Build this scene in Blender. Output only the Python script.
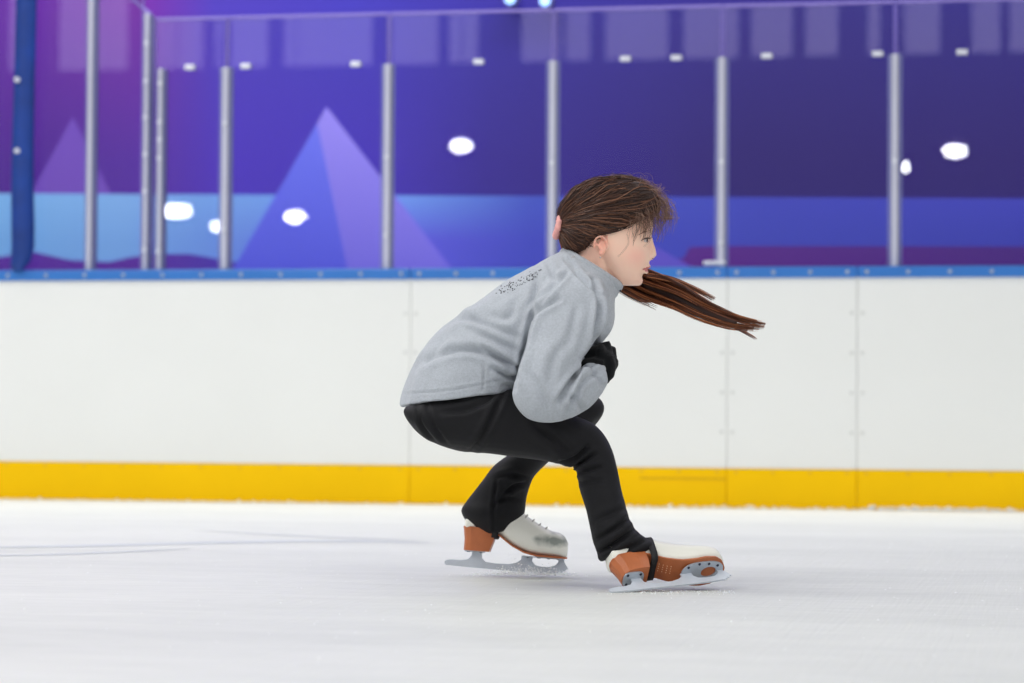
import bpy, bmesh, math, random
import numpy as np
from mathutils import Vector, Matrix
from mathutils.bvhtree import BVHTree
random.seed(7); rng = np.random.default_rng(7)
for o in list(bpy.data.objects): bpy.data.objects.remove(o)
sc = bpy.context.scene
COL = sc.collection
PI = math.pi

# ------------------------------------------------------------------ camera
F = 2760.0; CH = 0.38; HOR = 415.0
cam_d = bpy.data.cameras.new('camera'); cam = bpy.data.objects.new('camera', cam_d); COL.objects.link(cam)
cam_d.sensor_width = 36; cam_d.lens = F * 36 / 1024
cam_d.clip_start = .1; cam_d.clip_end = 300
CM = Matrix.Translation((0, 0, CH)) @ Matrix.Rotation(PI/2 + math.atan((HOR-341.5)/F), 4, 'X') @ Matrix.Rotation(math.radians(.347), 4, 'Z')
cam.matrix_world = CM
sc.camera = cam
cam_d.dof.use_dof = True; cam_d.dof.focus_distance = 6.08; cam_d.dof.aperture_fstop = 3.6

# ------------------------------------------------------------------ light and exposure
sc.view_settings.view_transform = 'Standard'; sc.view_settings.look = 'None'
sc.view_settings.gamma = 1; sc.view_settings.exposure = 0.0; sc.view_settings.use_curve_mapping = False
w = bpy.data.worlds.new('hall_light'); sc.world = w; w.use_nodes = True
bg = w.node_tree.nodes['Background']; bg.inputs[0].default_value = (.97, .98, 1, 1); bg.inputs[1].default_value = .54
def area(name, loc, size, sy, power, rot=(0, 0, 0), col=(1, .985, .96)):
    l = bpy.data.lights.new(name, 'AREA'); l.shape = 'RECTANGLE'; l.size = size; l.size_y = sy; l.energy = power; l.color = col
    o = bpy.data.objects.new(name, l); COL.objects.link(o); o.location = loc; o.rotation_euler = rot
area('roof_light', (-4.5, 6.5, 7.5), 3, 7, 400)
area('roof_light', (3.5, -1.5, 6.5), 3.5, 7, 330)
area('roof_light', (-6, -1, 6.5), 3.5, 7, 480)
area('mural_fill_light', (0.0, 12.2, 6.4), 14, .6, 640, (math.radians(28), 0, -math.radians(11.45)), (.97, .96, 1))  # unseen fill added behind the glass to brighten the mural

# ------------------------------------------------------------------ pixel <-> space
CML = np.array(CM); CINV = np.array(CM.inverted())
def ray(px, py):
    d = CM.to_3x3() @ Vector(((px-512)/F, -(py-341.5)/F, -1)); return d.normalized()
def P(px, py, Y):
    d = ray(px, py); return Vector((0, 0, CH)) + d * (Y / d.y)
CR = np.array(CM.to_3x3())
def Pn(px, py, Y):                 # the same for arrays
    d = np.stack([(px-512)/F, -(py-341.5)/F, -np.ones_like(px)], 1) @ CR.T
    return d*(Y/d[:, 1])[:, None] + np.array([0, 0, CH])
def proj(V):                       # (n,3) -> (n,2) picture position
    q = V @ CINV[:3, :3].T + CINV[:3, 3]
    return np.stack([512 + F*q[:, 0]/-q[:, 2], 341.5 - F*q[:, 1]/-q[:, 2]], 1)

# ------------------------------------------------------------------ materials
def lin(c):
    return tuple((x/255/12.92 if x/255 <= .04045 else ((x/255+.055)/1.055)**2.4) for x in c)
def mat(name, col, rough=.5, metal=0, noise=0, nscale=20, bump=0, bscale=60, col2=None, coat=0, sheen=0, stretch=(1, 1, 1), emit=0, spec=.5, sss=0, rvar=0):
    m = bpy.data.materials.new(name); m.use_nodes = True; nt = m.node_tree; b = nt.nodes['Principled BSDF']
    c = lin(col) if max(col) > 1 else col
    b.inputs['Base Color'].default_value = (*c, 1); b.inputs['Roughness'].default_value = rough; b.inputs['Metallic'].default_value = metal
    b.inputs['Specular IOR Level'].default_value = spec
    if coat: b.inputs['Coat Weight'].default_value = coat
    if sheen: b.inputs['Sheen Weight'].default_value = sheen; b.inputs['Sheen Roughness'].default_value = .5
    if sss: b.inputs['Subsurface Weight'].default_value = sss; b.inputs['Subsurface Radius'].default_value = (.9, .35, .2); b.inputs['Subsurface Scale'].default_value = .006
    if emit: b.inputs['Emission Color'].default_value = (*c, 1); b.inputs['Emission Strength'].default_value = emit
    tc = nt.nodes.new('ShaderNodeTexCoord'); mp = nt.nodes.new('ShaderNodeMapping'); mp.inputs['Scale'].default_value = stretch
    nt.links.new(tc.outputs['Object'], mp.inputs[0])
    if noise or col2:
        n = nt.nodes.new('ShaderNodeTexNoise'); n.inputs['Scale'].default_value = nscale; n.inputs['Detail'].default_value = 5
        nt.links.new(mp.outputs[0], n.inputs['Vector'])
        r = nt.nodes.new('ShaderNodeValToRGB'); r.color_ramp.elements[0].position = .3; r.color_ramp.elements[1].position = .7
        c2 = lin(col2) if col2 else tuple(x*(1-noise) for x in c)
        r.color_ramp.elements[0].color = (*c2, 1); r.color_ramp.elements[1].color = (*c, 1)
        nt.links.new(n.outputs[0], r.inputs[0]); nt.links.new(r.outputs[0], b.inputs['Base Color'])
    if bump:
        n2 = nt.nodes.new('ShaderNodeTexNoise'); n2.inputs['Scale'].default_value = bscale; n2.inputs['Detail'].default_value = 4
        nt.links.new(mp.outputs[0], n2.inputs['Vector'])
        bp = nt.nodes.new('ShaderNodeBump'); bp.inputs['Distance'].default_value = .01; bp.inputs['Strength'].default_value = bump
        nt.links.new(n2.outputs[0], bp.inputs['Height']); nt.links.new(bp.outputs[0], b.inputs['Normal'])
    return m

# ------------------------------------------------------------------ object helpers
def tag(o, label=None, cat=None, group=None, kind=None):
    if label: o['label'] = label
    if cat: o['category'] = cat
    if group: o['group'] = group
    if kind: o['kind'] = kind
    return o
def empty(name, loc, rz=0):
    o = bpy.data.objects.new(name, None); COL.objects.link(o); o.location = loc; o.rotation_euler = (0, 0, rz); o.empty_display_size = .05
    return o
def link(name, me, m, parent=None, loc=None, rz=0, smooth=False):
    ms = m if isinstance(m, (list, tuple)) else [m]
    if not me.materials:
        for q in ms: me.materials.append(q)
    if smooth: me.polygons.foreach_set('use_smooth', [True]*len(me.polygons))
    o = bpy.data.objects.new(name, me); COL.objects.link(o)
    if loc is not None: o.location = loc; o.rotation_euler = (0, 0, rz)
    if parent is not None: o.parent = parent
    return o
def bmobj(name, bm, m, parent=None, loc=None, rz=0, smooth=False):
    bmesh.ops.recalc_face_normals(bm, faces=bm.faces)
    me = bpy.data.meshes.new(name); bm.to_mesh(me); bm.free()
    return link(name, me, m, parent, loc, rz, smooth)
def box(bm, a, b, bev=0):
    r = bmesh.ops.create_cube(bm, size=1)
    vs = r['verts']
    for v in vs: v.co = Vector([(a[i]+b[i])/2 + v.co[i]*(b[i]-a[i]) for i in range(3)])
    if bev:
        es = list({e for v in vs for e in v.link_edges})
        bmesh.ops.bevel(bm, geom=es, offset=bev, segments=2, affect='EDGES', profile=.5)
def cyl(bm, c, r, h, axis='z', seg=12, r2=None):
    q = bmesh.ops.create_cone(bm, cap_ends=True, segments=seg, radius1=r, radius2=r if r2 is None else r2, depth=h)
    R = {'z': Matrix.Identity(3), 'y': Matrix.Rotation(PI/2, 3, 'X'), 'x': Matrix.Rotation(PI/2, 3, 'Y')}[axis]
    for v in q['verts']: v.co = R @ v.co + Vector(c)
def sphere(bm, c, r, seg=16, scale=(1, 1, 1)):
    q = bmesh.ops.create_uvsphere(bm, u_segments=seg, v_segments=max(6, seg//2), radius=r)
    for v in q['verts']: v.co = Vector([v.co[i]*scale[i]+c[i] for i in range(3)])
def grains(name, C, Rr, m):        # many tiny crystals as one mesh
    b = bmesh.new(); bmesh.ops.create_icosphere(b, subdivisions=1, radius=1); tv = np.array([v.co[:] for v in b.verts]); tf = np.array([[v.index for v in f.verts] for f in b.faces]); b.free()
    C = np.array(C, float); Rr = np.array(Rr, float); n = len(C); sc_ = rng.uniform(.6, 1.3, (n, 1, 3))
    V = (C[:, None, :]+tv[None]*sc_*Rr[:, None, None]).reshape(-1, 3); Fc = (tf[None]+np.arange(n)[:, None, None]*len(tv)).reshape(-1, 3)
    me = bpy.data.meshes.new(name); me.from_pydata(V.tolist(), [], Fc.tolist()); me.update(); return link(name, me, m, smooth=True)
def prism(bm, pts, y0, y1):        # polygon of (x,z) extruded along y
    a = [bm.verts.new((x, y0, z)) for x, z in pts]; b = [bm.verts.new((x, y1, z)) for x, z in pts]
    n = len(pts)
    bm.faces.new(a); bm.faces.new(b[::-1])
    for i in range(n): bm.faces.new((a[i], b[i], b[(i+1) % n], a[(i+1) % n]))
def tube(bm, pts, rad, seg=8):
    pts = [Vector(p) for p in pts]; n = len(pts)
    rr = rad if isinstance(rad, (list, tuple)) else [rad]*n
    prev = None; up = Vector((0, 0, 1)); rings = []
    for i, p in enumerate(pts):
        t = (pts[min(i+1, n-1)] - pts[max(i-1, 0)]).normalized()
        if prev is None:
            a = t.cross(up); a = a if a.length > .1 else t.cross(Vector((1, 0, 0)))
        else: a = prev - t*prev.dot(t)
        a.normalize(); prev = a; b = t.cross(a)
        rings.append([bm.verts.new(p + (a*math.cos(k*2*PI/seg) + b*math.sin(k*2*PI/seg))*rr[i]) for k in range(seg)])
    for i in range(n-1):
        for k in range(seg): bm.faces.new((rings[i][k], rings[i][(k+1) % seg], rings[i+1][(k+1) % seg], rings[i+1][k]))
    bm.faces.new(rings[0][::-1]); bm.faces.new(rings[-1])
def catmull(A, sub):
    A = np.asarray(A, float); n = len(A); out = []
    for i in range(n-1):
        p0, p1, p2, p3 = A[max(i-1, 0)], A[i], A[i+1], A[min(i+2, n-1)]
        for k in range(sub):
            t = k/sub
            out.append(.5*((2*p1)+(-p0+p2)*t+(2*p0-5*p1+4*p2-p3)*t*t+(-p0+3*p1-3*p2+p3)*t**3))
    out.append(A[-1]); return np.array(out)
def loft(bm, rings, sub=4, seg=28, power=2.0, shrink=1.0, cap=True):
    """rings: (outline point a, outline point b, depth Y, half width w [, lateral direction])"""
    R = []
    for r in rings:
        a = P(*r[0], r[2]); b = P(*r[1], r[2] if len(r) < 5 else r[4]); R.append([*a, *b, r[3]])
    R = catmull(R, sub); n = len(R)
    C = (R[:, :3]+R[:, 3:6])/2; M = (R[:, :3]-R[:, 3:6])/2
    T = np.gradient(C, axis=0)
    vs = []
    for i in range(n):
        m = Vector(M[i]); t = Vector(T[i])
        n2 = m.cross(t)
        y = Vector((0, 1, 0)); y = (y - m.normalized()*m.normalized().dot(y)).normalized()
        if n2.length > 1e-7:
            n2.normalize()
            if n2.dot(y) < 0: n2 = -n2
            y = (y*.65 + n2*.35).normalized()
        c = Vector(C[i]); ring = []
        for k in range(seg):
            th = 2*PI*k/seg; cx, sx = math.cos(th), math.sin(th)
            f = (abs(cx)**power + abs(sx)**power)**(-1/power)
            ring.append(bm.verts.new(c + m*(cx*f*shrink) + y*(sx*f*R[i, 6]*shrink)))
        vs.append(ring)
    for i in range(n-1):
        for k in range(seg): bm.faces.new((vs[i][k], vs[i][(k+1) % seg], vs[i+1][(k+1) % seg], vs[i+1][k]))
    if cap: bm.faces.new(vs[0][::-1]); bm.faces.new(vs[-1])
    return C
def remesh(bm, voxel, smooth=4, decimate=None):
    """fuse overlapping closed shapes into one continuous skin"""
    bmesh.ops.recalc_face_normals(bm, faces=bm.faces)
    me = bpy.data.meshes.new('tmp'); bm.to_mesh(me); bm.free()
    o = bpy.data.objects.new('tmp', me); COL.objects.link(o)
    r = o.modifiers.new('r', 'REMESH'); r.mode = 'VOXEL'; r.voxel_size = voxel
    if smooth: s = o.modifiers.new('s', 'SMOOTH'); s.factor = .5; s.iterations = smooth
    dg = bpy.context.evaluated_depsgraph_get()
    res = bpy.data.meshes.new_from_object(o.evaluated_get(dg))
    bpy.data.objects.remove(o); bpy.data.meshes.remove(me)
    return res
def coords(me):
    V = np.empty(len(me.vertices)*3); me.vertices.foreach_get('co', V); return V.reshape(-1, 3)
def normals(me):
    N = np.empty(len(me.vertices)*3); me.vertices.foreach_get('normal', N); return N.reshape(-1, 3)
def setco(me, V):
    me.vertices.foreach_set('co', V.ravel()); me.update()
def seg_dist(Q, pl, sub=6):
    pts = catmull(np.array(pl, float), sub); d = np.full(len(Q), 1e9)
    tpar = np.zeros(len(Q)); n = len(pts)
    for i in range(n-1):
        a, b = pts[i], pts[i+1]; ab = b-a; L = (ab**2).sum()+1e-9
        t = np.clip(((Q-a)@ab)/L, 0, 1); dd = np.linalg.norm(Q-(a+t[:, None]*ab), axis=1)
        k = dd < d; d[k] = dd[k]; tpar[k] = (i+t[k])/(n-1)
    return d, tpar
def folds(me, F_, side=-1):
    """cloth creases: (polyline, depth m, half width px); a crease has a rolled ridge beside it"""
    V = coords(me); N = normals(me); Q = proj(V); D = np.zeros(len(V))
    front = np.clip((-N[:, 1]*(-side)*(-1)+.15)/.4, 0, 1) if side > 0 else np.clip((-N[:, 1]+.1)/.4, 0, 1)
    for pl, dep, wd in F_:
        d, t = seg_dist(Q, pl); fade = np.sin(np.clip(t, .02, .98)*PI)**.5
        D += fade*(-dep*np.exp(-(d/wd)**2) + .55*dep*np.exp(-((d-2.2*wd)/(1.3*wd))**2))
    setco(me, V + N*(D*front)[:, None])
def weave(me, amp, freq, seed=0):          # slow irregular undulation of cloth
    V = coords(me); N = normals(me); r = np.random.default_rng(seed); D = np.zeros(len(V))
    for k in range(9):
        v = r.normal(size=3)*freq*(1+.5*k/3); D += np.sin(V@v + r.uniform(0, 6.28))/9
    setco(me, V + N*(D*amp)[:, None])

# ================================================================== SETTING
YAW = math.radians(11.45); Y0 = 11.67
O = Vector((0, Y0, 0)); TS = Vector((math.cos(YAW), -math.sin(YAW), 0)); ND = Vector((-math.sin(YAW), -math.cos(YAW), 0))
def bpos(s, d=0, z=0): return O + TS*s + ND*d + Vector((0, 0, z))
def bs(px, py, d=0):               # picture -> (s, z) on a plane parallel to the boards, d towards the camera
    r = ray(px, py); c = Vector((0, 0, CH)); t = (O + ND*d - c).dot(ND)/r.dot(ND); q = c + r*t
    return (q-O).dot(TS), q.z
BR = -YAW
# local frame of every board-side thing: x along the boards, y away from the camera, z up

# ice
def ice_mat():
    m = bpy.data.materials.new('ice'); m.use_nodes = True; nt = m.node_tree; b = nt.nodes['Principled BSDF']; L = nt.links.new
    tc = nt.nodes.new('ShaderNodeTexCoord')
    def noise(scale, st, det=6, rot=0):
        mp = nt.nodes.new('ShaderNodeMapping'); mp.inputs['Scale'].default_value = st; mp.inputs['Rotation'].default_value = (0, 0, rot)
        L(tc.outputs['Object'], mp.inputs[0]); n = nt.nodes.new('ShaderNodeTexNoise'); n.inputs['Scale'].default_value = scale; n.inputs['Detail'].default_value = det
        n.inputs['Roughness'].default_value = .62
        L(mp.outputs[0], n.inputs['Vector']); return n
    a = noise(1.1, (.5, 1.6, 1)); c = noise(14, (.5, 2.2, 1), 8, .1); s = noise(40, (.05, 1.2, 1), 3, -.06); s2 = noise(60, (1.1, .04, 1), 2, .5)
    r = nt.nodes.new('ShaderNodeValToRGB'); e = r.color_ramp.elements
    e[0].position = .28; e[0].color = (*lin((196, 199, 195)), 1); e[1].position = .72; e[1].color = (*lin((220, 222, 217)), 1)
    mx = nt.nodes.new('ShaderNodeMath'); mx.operation = 'MULTIPLY_ADD'; mx.inputs[1].default_value = .45; L(c.outputs[0], mx.inputs[0])
    m2 = nt.nodes.new('ShaderNodeMath'); m2.operation = 'MULTIPLY'; m2.inputs[1].default_value = .58; L(a.outputs[0], m2.inputs[0]); L(m2.outputs[0], mx.inputs[2])
    tr_ = noise(1.3, (.16, 2.6, 1), 5, .03); m3 = nt.nodes.new('ShaderNodeMath'); m3.operation = 'MULTIPLY_ADD'; m3.inputs[1].default_value = .34; L(tr_.outputs[0], m3.inputs[0]); L(mx.outputs[0], m3.inputs[2])
    m4 = nt.nodes.new('ShaderNodeMath'); m4.operation = 'SUBTRACT'; m4.inputs[1].default_value = .17; L(m3.outputs[0], m4.inputs[0]); L(m4.outputs[0], r.inputs[0])
    # fine blade scratches, paler than the ice
    rs = nt.nodes.new('ShaderNodeValToRGB'); rs.color_ramp.elements[0].position = .60; rs.color_ramp.elements[1].position = .70
    rs.color_ramp.elements[0].color = (0, 0, 0, 1); rs.color_ramp.elements[1].color = (.35, .35, .35, 1); L(s.outputs[0], rs.inputs[0])
    mixn = nt.nodes.new('ShaderNodeMix'); mixn.data_type = 'RGBA'; L(rs.outputs[0], mixn.inputs['Factor']); L(r.outputs[0], mixn.inputs['A'])
    mixn.inputs['B'].default_value = (*lin((230, 231, 229)), 1)
    L(mixn.outputs['Result'], b.inputs['Base Color'])
    b.inputs['Roughness'].default_value = .5; b.inputs['Specular IOR Level'].default_value = .22
    bp = nt.nodes.new('ShaderNodeBump'); bp.inputs['Strength'].default_value = .35; bp.inputs['Distance'].default_value = .006
    ad = nt.nodes.new('ShaderNodeMath'); L(c.outputs[0], ad.inputs[0]); L(s2.outputs[0], ad.inputs[1]); L(ad.outputs[0], bp.inputs['Height']); L(bp.outputs[0], b.inputs['Normal'])
    return m
ICE = ice_mat()
bm = bmesh.new(); box(bm, (-30, -60, -.1), (30, .20, 0))
tag(bmobj('floor', bm, ICE, loc=bpos(0), rz=BR), 'white scuffed ice of the rink', None, None, 'structure')
bm = bmesh.new(); box(bm, (-30, .20, -.12), (30, 6, -.02))
tag(bmobj('floor', bm, mat('rubber_floor', (70, 70, 80), .8, noise=.2), loc=bpos(0), rz=BR), 'dark floor behind the rink boards', None, None, 'structure')

# dark skid marks scraped into the ice (flat soft streaks on the left)
SKID = mat('scraped_ice', (196, 201, 204), .6, noise=.04, nscale=6)
floor_ = bpy.data.objects['floor']
for pts_, wd_ in (([(-60, 548), (80, 546), (200, 543), (330, 541), (430, 543)], 1.3), ([(-60, 556), (40, 555), (120, 552), (190, 549)], .7), ([(205, 531), (300, 536), (420, 541)], .5)):
    A = catmull(np.array(pts_, float), 6); n_ = len(A); bm = bmesh.new(); up_ = []; lo_ = []
    for i, (x, y) in enumerate(A):
        h = wd_*math.sin(PI*(i+.3)/(n_-.4))**.6
        for yy, lst in ((y-h, up_), (y+h, lo_)):
            r = ray(x, yy); q = Vector((0, 0, CH))+r*(-CH/r.z); q.z = .0008; lst.append(bm.verts.new(q))
    for i in range(n_-1): bm.faces.new((up_[i], up_[i+1], lo_[i+1], lo_[i]))
    ms_ = bmobj('skid_mark', bm, SKID); ms_.parent = floor_; ms_.matrix_parent_inverse = (Matrix.Translation(bpos(0)) @ Matrix.Rotation(BR, 4, 'Z')).inverted()
# boards ------------------------------------------------------------
WHITE = mat('board_white', (238, 240, 238), .5, noise=.02, nscale=2.5, bump=.03, bscale=9)
YEL = mat('board_yellow', (255, 203, 0), .6, noise=.05, nscale=3, spec=.12)
SCREWW = mat('painted_screw', (212, 214, 212), .5)
SCREWY = mat('yellow_screw', (236, 186, 40), .5)
BLUE = mat('rail_blue', (52, 122, 205), .35, noise=.08, nscale=4)
SCREW = mat('screw_steel', (205, 210, 215), .35, .7)
DARKJ = mat('board_joint', (196, 198, 198), .7)
zy = bs(512, 466.5)[1]; z0 = bs(512, 279)[1]; z1 = bs(512, 268)[1]
seams = [-9.0, -6.6, -4.25, bs(410, 400)[0]-1.95*0 if False else bs(410, 400)[0], bs(727, 400)[0], bs(857, 400)[0], 3.9, 6.3, 8.7]
screw_me = None
def screw_mesh(SCREW, r=.0085, h=.006):
    bm = bmesh.new(); cyl(bm, (0, -h/2, 0), r, h, 'y', 12, r*.8); bmesh.ops.recalc_face_normals(bm, faces=bm.faces)
    me = bpy.data.meshes.new('screw'); bm.to_mesh(me); bm.free(); me.materials.append(SCREW); return me
SCR, SCRW, SCRY = screw_mesh(SCREW), screw_mesh(SCREWW, .0075, .003), screw_mesh(SCREWY, .0075, .003)
LBL = {3: 'wide white rink board left of the skater, pale yellow kick strip, behind her back', 4: 'narrow white rink board between two bolted seams right of the ponytail tip',
       2: 'white rink board with yellow kick strip at the far left, behind the padded post'}
names = ['far left white rink board beyond the left edge', 'white rink board beyond the left edge, second one out', 'white rink board left of the skater reaching the left edge',
         'wide white rink board directly behind the crouching skater', 'narrow white rink board between the two bolted seams right of the ponytail',
         'white rink board at the right edge of the view', 'white rink board just beyond the right edge', 'far right white rink board beyond the right edge']
for i in range(len(seams)-1):
    a, b = seams[i], seams[i+1]; g = .0009
    if b < -3.5 or a > 3.5: step_screws = False
    else: step_screws = True
    e = empty('rink_board', bpos(a), BR); L = b-a
    tag(e, names[i], 'rink board', 'white boards around the rink')
    bm = bmesh.new(); box(bm, (g, 0, zy+.002), (L-g, .012, z0+.01), .0015); bmobj('facing_panel', bm, WHITE, e)
    bm = bmesh.new(); box(bm, (g, -.006, 0), (L-g, .014, zy), .003); bmobj('kick_plate', bm, YEL, e)
    bm = bmesh.new(); box(bm, (.001, -.014, z0), (L-.001, .15, z1), .006); bmobj('cap_rail', bm, BLUE, e)
    bm = bmesh.new(); box(bm, (0, .016, 0), (L, .05, z0)); box(bm, (0, .05, .05), (L, .14, .1)); box(bm, (0, .05, .5), (L, .14, .55)); bmobj('frame', bm, DARKJ, e)
    if step_screws:
        pts = []
        n = max(2, round(L/.178)); 
        for k in range(n+1):
            x = .04 + (L-.08)*k/n
            pts.append((x, -.014, (z0+z1)/2)); pts.append((x, -.006, zy-.012))
        zz = [bs(857, q)[1] for q in (313, 353, 393, 433)]
        if i in (3, 4): pts += [(L-.022, 0, z) for z in (zz if i == 4 else zz[1:])]
        if i in (4, 5): pts += [(.022, 0, z) for z in (zz if i == 5 else zz[1:])]
        if i in (2,): pts += [(L-.022, 0, z) for z in zz[:2]]
        if i in (3,): pts += [(.022, 0, z) for z in zz[:2]]
        for p in pts: link('screw', SCR if p[2] > z0 else SCRY if p[2] < zy else SCRW, SCREW, e, p)
# horizontal joint above the kick plate ending at the 727 seam: a thin darker yellow strip drawn in place of the groove
s0_, zz_ = bs(640, 478)
bm = bmesh.new(); box(bm, (s0_-seams[3], -.008, zz_-.002), (seams[4]-seams[3]-.003, -.005, zz_+.002))
o = bmobj('joint_strip', bm, mat('yellow_dark', (190, 135, 0), .6), [x for x in COL.objects if x.name.startswith('rink_board')][3])

# snow shavings against the boards on the right
GC = []; GR_ = []
for k in range(700):
    if k < 140: s = rng.uniform(-2.6, 2.6)
    elif k < 300: s = rng.uniform(.3, 2.6)
    elif k < 420: s = rng.normal(bs(905, 508)[0], .05)
    elif k < 600: s = rng.normal(bs(975, 508)[0], .12)
    else: s = rng.normal(bs(925, 508)[0], .03)
    r = abs(rng.normal(0, .0035))+.0015; q = bpos(s, .012+abs(rng.normal(0, .012)), r*.3+(k >= 300)*abs(rng.normal(0, .004))); GC.append(q); GR_.append(r)
SNOW = mat('snow', (248, 250, 252), .8, sss=.1)
tag(grains('snow_shavings', GC, GR_, SNOW), 'white snow shavings piled along the foot of the boards', 'snow', None, 'stuff')

# glass -------------------------------------------------------------
def glass_mat():
    m = bpy.data.materials.new('pane_glass'); m.use_nodes = True; nt = m.node_tree; nt.nodes.remove(nt.nodes['Principled BSDF'])
    out = nt.nodes['Material Output']; t = nt.nodes.new('ShaderNodeBsdfTransparent'); t.inputs[0].default_value = (.95, .955, .97, 1)
    g = nt.nodes.new('ShaderNodeBsdfGlossy'); g.inputs['Roughness'].default_value = .0; f = nt.nodes.new('ShaderNodeFresnel'); f.inputs[0].default_value = 1.55
    x = nt.nodes.new('ShaderNodeMixShader'); L = nt.links.new; L(f.outputs[0], x.inputs[0]); df = nt.nodes.new('ShaderNodeBsdfDiffuse'); df.inputs[0].default_value = (.8, .8, .9, 1); h = nt.nodes.new('ShaderNodeMixShader'); h.inputs[0].default_value = .012; L(t.outputs[0], h.inputs[1]); L(df.outputs[0], h.inputs[2]); L(h.outputs[0], x.inputs[1]); L(g.outputs[0], x.inputs[2]); L(x.outputs[0], out.inputs[0])
    return m
GLASS = glass_mat()
FLANGE = bpy.data.materials.new('clear_flange'); FLANGE.use_nodes = True
_nt = FLANGE.node_tree; _x = _nt.nodes.new('ShaderNodeMixShader'); _t = _nt.nodes.new('ShaderNodeBsdfTransparent'); _x.inputs[0].default_value = .45
_b = _nt.nodes['Principled BSDF']; _b.inputs['Base Color'].default_value = (*lin((150, 155, 205)), 1); _b.inputs['Roughness'].default_value = .3
_nt.links.new(_t.outputs[0], _x.inputs[1]); _nt.links.new(_b.outputs[0], _x.inputs[2]); _nt.links.new(_x.outputs[0], _nt.nodes['Material Output'].inputs[0])
EDGE = mat('pane_edge', (150, 135, 215), .3)
ALU = mat('aluminium', (206, 208, 224), .42, .2, noise=.12, nscale=6, stretch=(1, 1, .3))
ALUD = mat('aluminium_groove', (120, 118, 150), .5, .4)
CLIP = mat('bright_clip', (235, 238, 245), .3, .3)
GD = -.06      # glass plane behind board face
post_px = [226, 388, 553, 722, 895]
ztop = bs(512, 12, GD)[1]; zp = bs(512, 62, GD)[1]
post_s = [bs(p, 200, GD)[0] for p in post_px]
sp = post_s[-1]-post_s[-2]
post_s += [post_s[-1]+sp, post_s[-1]+2*sp]
s150 = bs(153, 200, GD)[0]; s90 = bs(91, 200, GD)[0]; s20 = bs(18, 200, GD)[0]
def pane(a, b, zt, label, rim=True, corner=None):
    e = empty('glass_screen', bpos(a, GD, z1), BR); L = b-a; g = .003; h = zt-z1
    tag(e, label, 'glass screen', 'clear glass panes above the boards')
    bm = bmesh.new(); box(bm, (g, -.006, .001), (L-g, .006, h)); bmobj('glass_sheet', bm, GLASS, e)
    if rim:
        bm = bmesh.new(); box(bm, (g, -.007, h-.002), (L-g, .007, h+.010), .002); bmobj('top_edge', bm, EDGE, e)
    bm = bmesh.new(); box(bm, (L-g-.004, -.007, 0), (L-g, .007, h)); bmobj('side_edge', bm, EDGE, e)
    bm = bmesh.new(); box(bm, (g, -.007, 0), (g+.004, .007, h)); bmobj('side_edge', bm, EDGE, e)
    return e
def clip(e, x, z, w_=.045):
    bm = bmesh.new(); box(bm, (x-w_/2, -.02, z-.012), (x+w_/2, .012, z+.010), .004); return bmobj('edge_clip', bm, CLIP, e)
def post(s, zt, label, wd=.060, bolts=(155,), foot=False, name='glass_post', parent_s=None, d0=GD):
    e = empty(name, bpos(s, d0, z1), BR); tag(e, label, 'post', 'aluminium posts between the glass panes'); h = zt-z1
    bm = bmesh.new(); box(bm, (-wd*.26, .012, 0), (wd*.26, .05, h), .004); bmobj('back_channel', bm, ALUD, e)
    bm = bmesh.new(); box(bm, (-wd/2, -.016, 0), (wd/2, -.008, h), .003); bmobj('front_flange', bm, FLANGE, e)
    bm = bmesh.new(); box(bm, (-wd*.22, -.028, .0), (wd*.22, -.016, h), .004); bmobj('cover_strip', bm, ALU, e)
    for q in bolts:
        z = bs(512, q, GD)[1]-z1
        if 0 < z < h:
            bm = bmesh.new(); cyl(bm, (0, -.032, z), .012, .01, 'y', 12, .009); bmobj('bolt', bm, CLIP, e)
    if foot:
        bm = bmesh.new(); box(bm, (-.075, -.035, .008), (.02, -.012, .028), .006); bmobj('foot_clip', bm, CLIP, e)
    return e
pl = ['pane left of the tall narrow post', 'glass pane with the painted mountain peak behind it', 'glass pane above the skater\'s back, between second and third posts from mountain',
      'glass pane behind the skater\'s head', 'glass pane right of the skater\'s head over the ponytail tip', 'glass pane at the right edge with a slanted lamp reflection', 'glass pane just beyond the right edge']
edges = [s150] + post_s
labs = ['clear glass pane between the double post and the post left of the painted mountain', 'clear glass pane in front of the painted mountain peak',
        'clear glass pane above the skater\'s back with one round lamp reflection', 'clear glass pane behind the skater\'s head',
        'clear glass pane above the ponytail, between two plain posts', 'clear glass pane at the right edge with the oval lamp reflection', 'clear glass pane beyond the right edge']
for i in range(len(edges)-1):
    e = pane(edges[i], edges[i+1], ztop, labs[i])
    L = edges[i+1]-edges[i]
    for cx in ([.5], [.12, .8], [.55], [.43, .73], [.26, .9], [.38], [.5])[i]: clip(e, L*cx, zp-z1+.004)
pls = ['aluminium glass post left of the painted mountain', 'aluminium glass post crossing the right flank of the painted mountain', 'aluminium glass post just behind the back of the skater\'s head',
       'aluminium glass post right of the skater\'s face, with a bright foot clip', 'aluminium glass post nearest the right edge with a lamp glare on it', 'aluminium glass post beyond the right edge', 'second aluminium glass post beyond the right edge']
for i, s in enumerate(post_s):
    post(s, zp, pls[i], bolts=[(120, 228), (156, 235), (164,), (165, 245), (166,), (160,), (160,)][i], foot=(i == 3))
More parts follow.
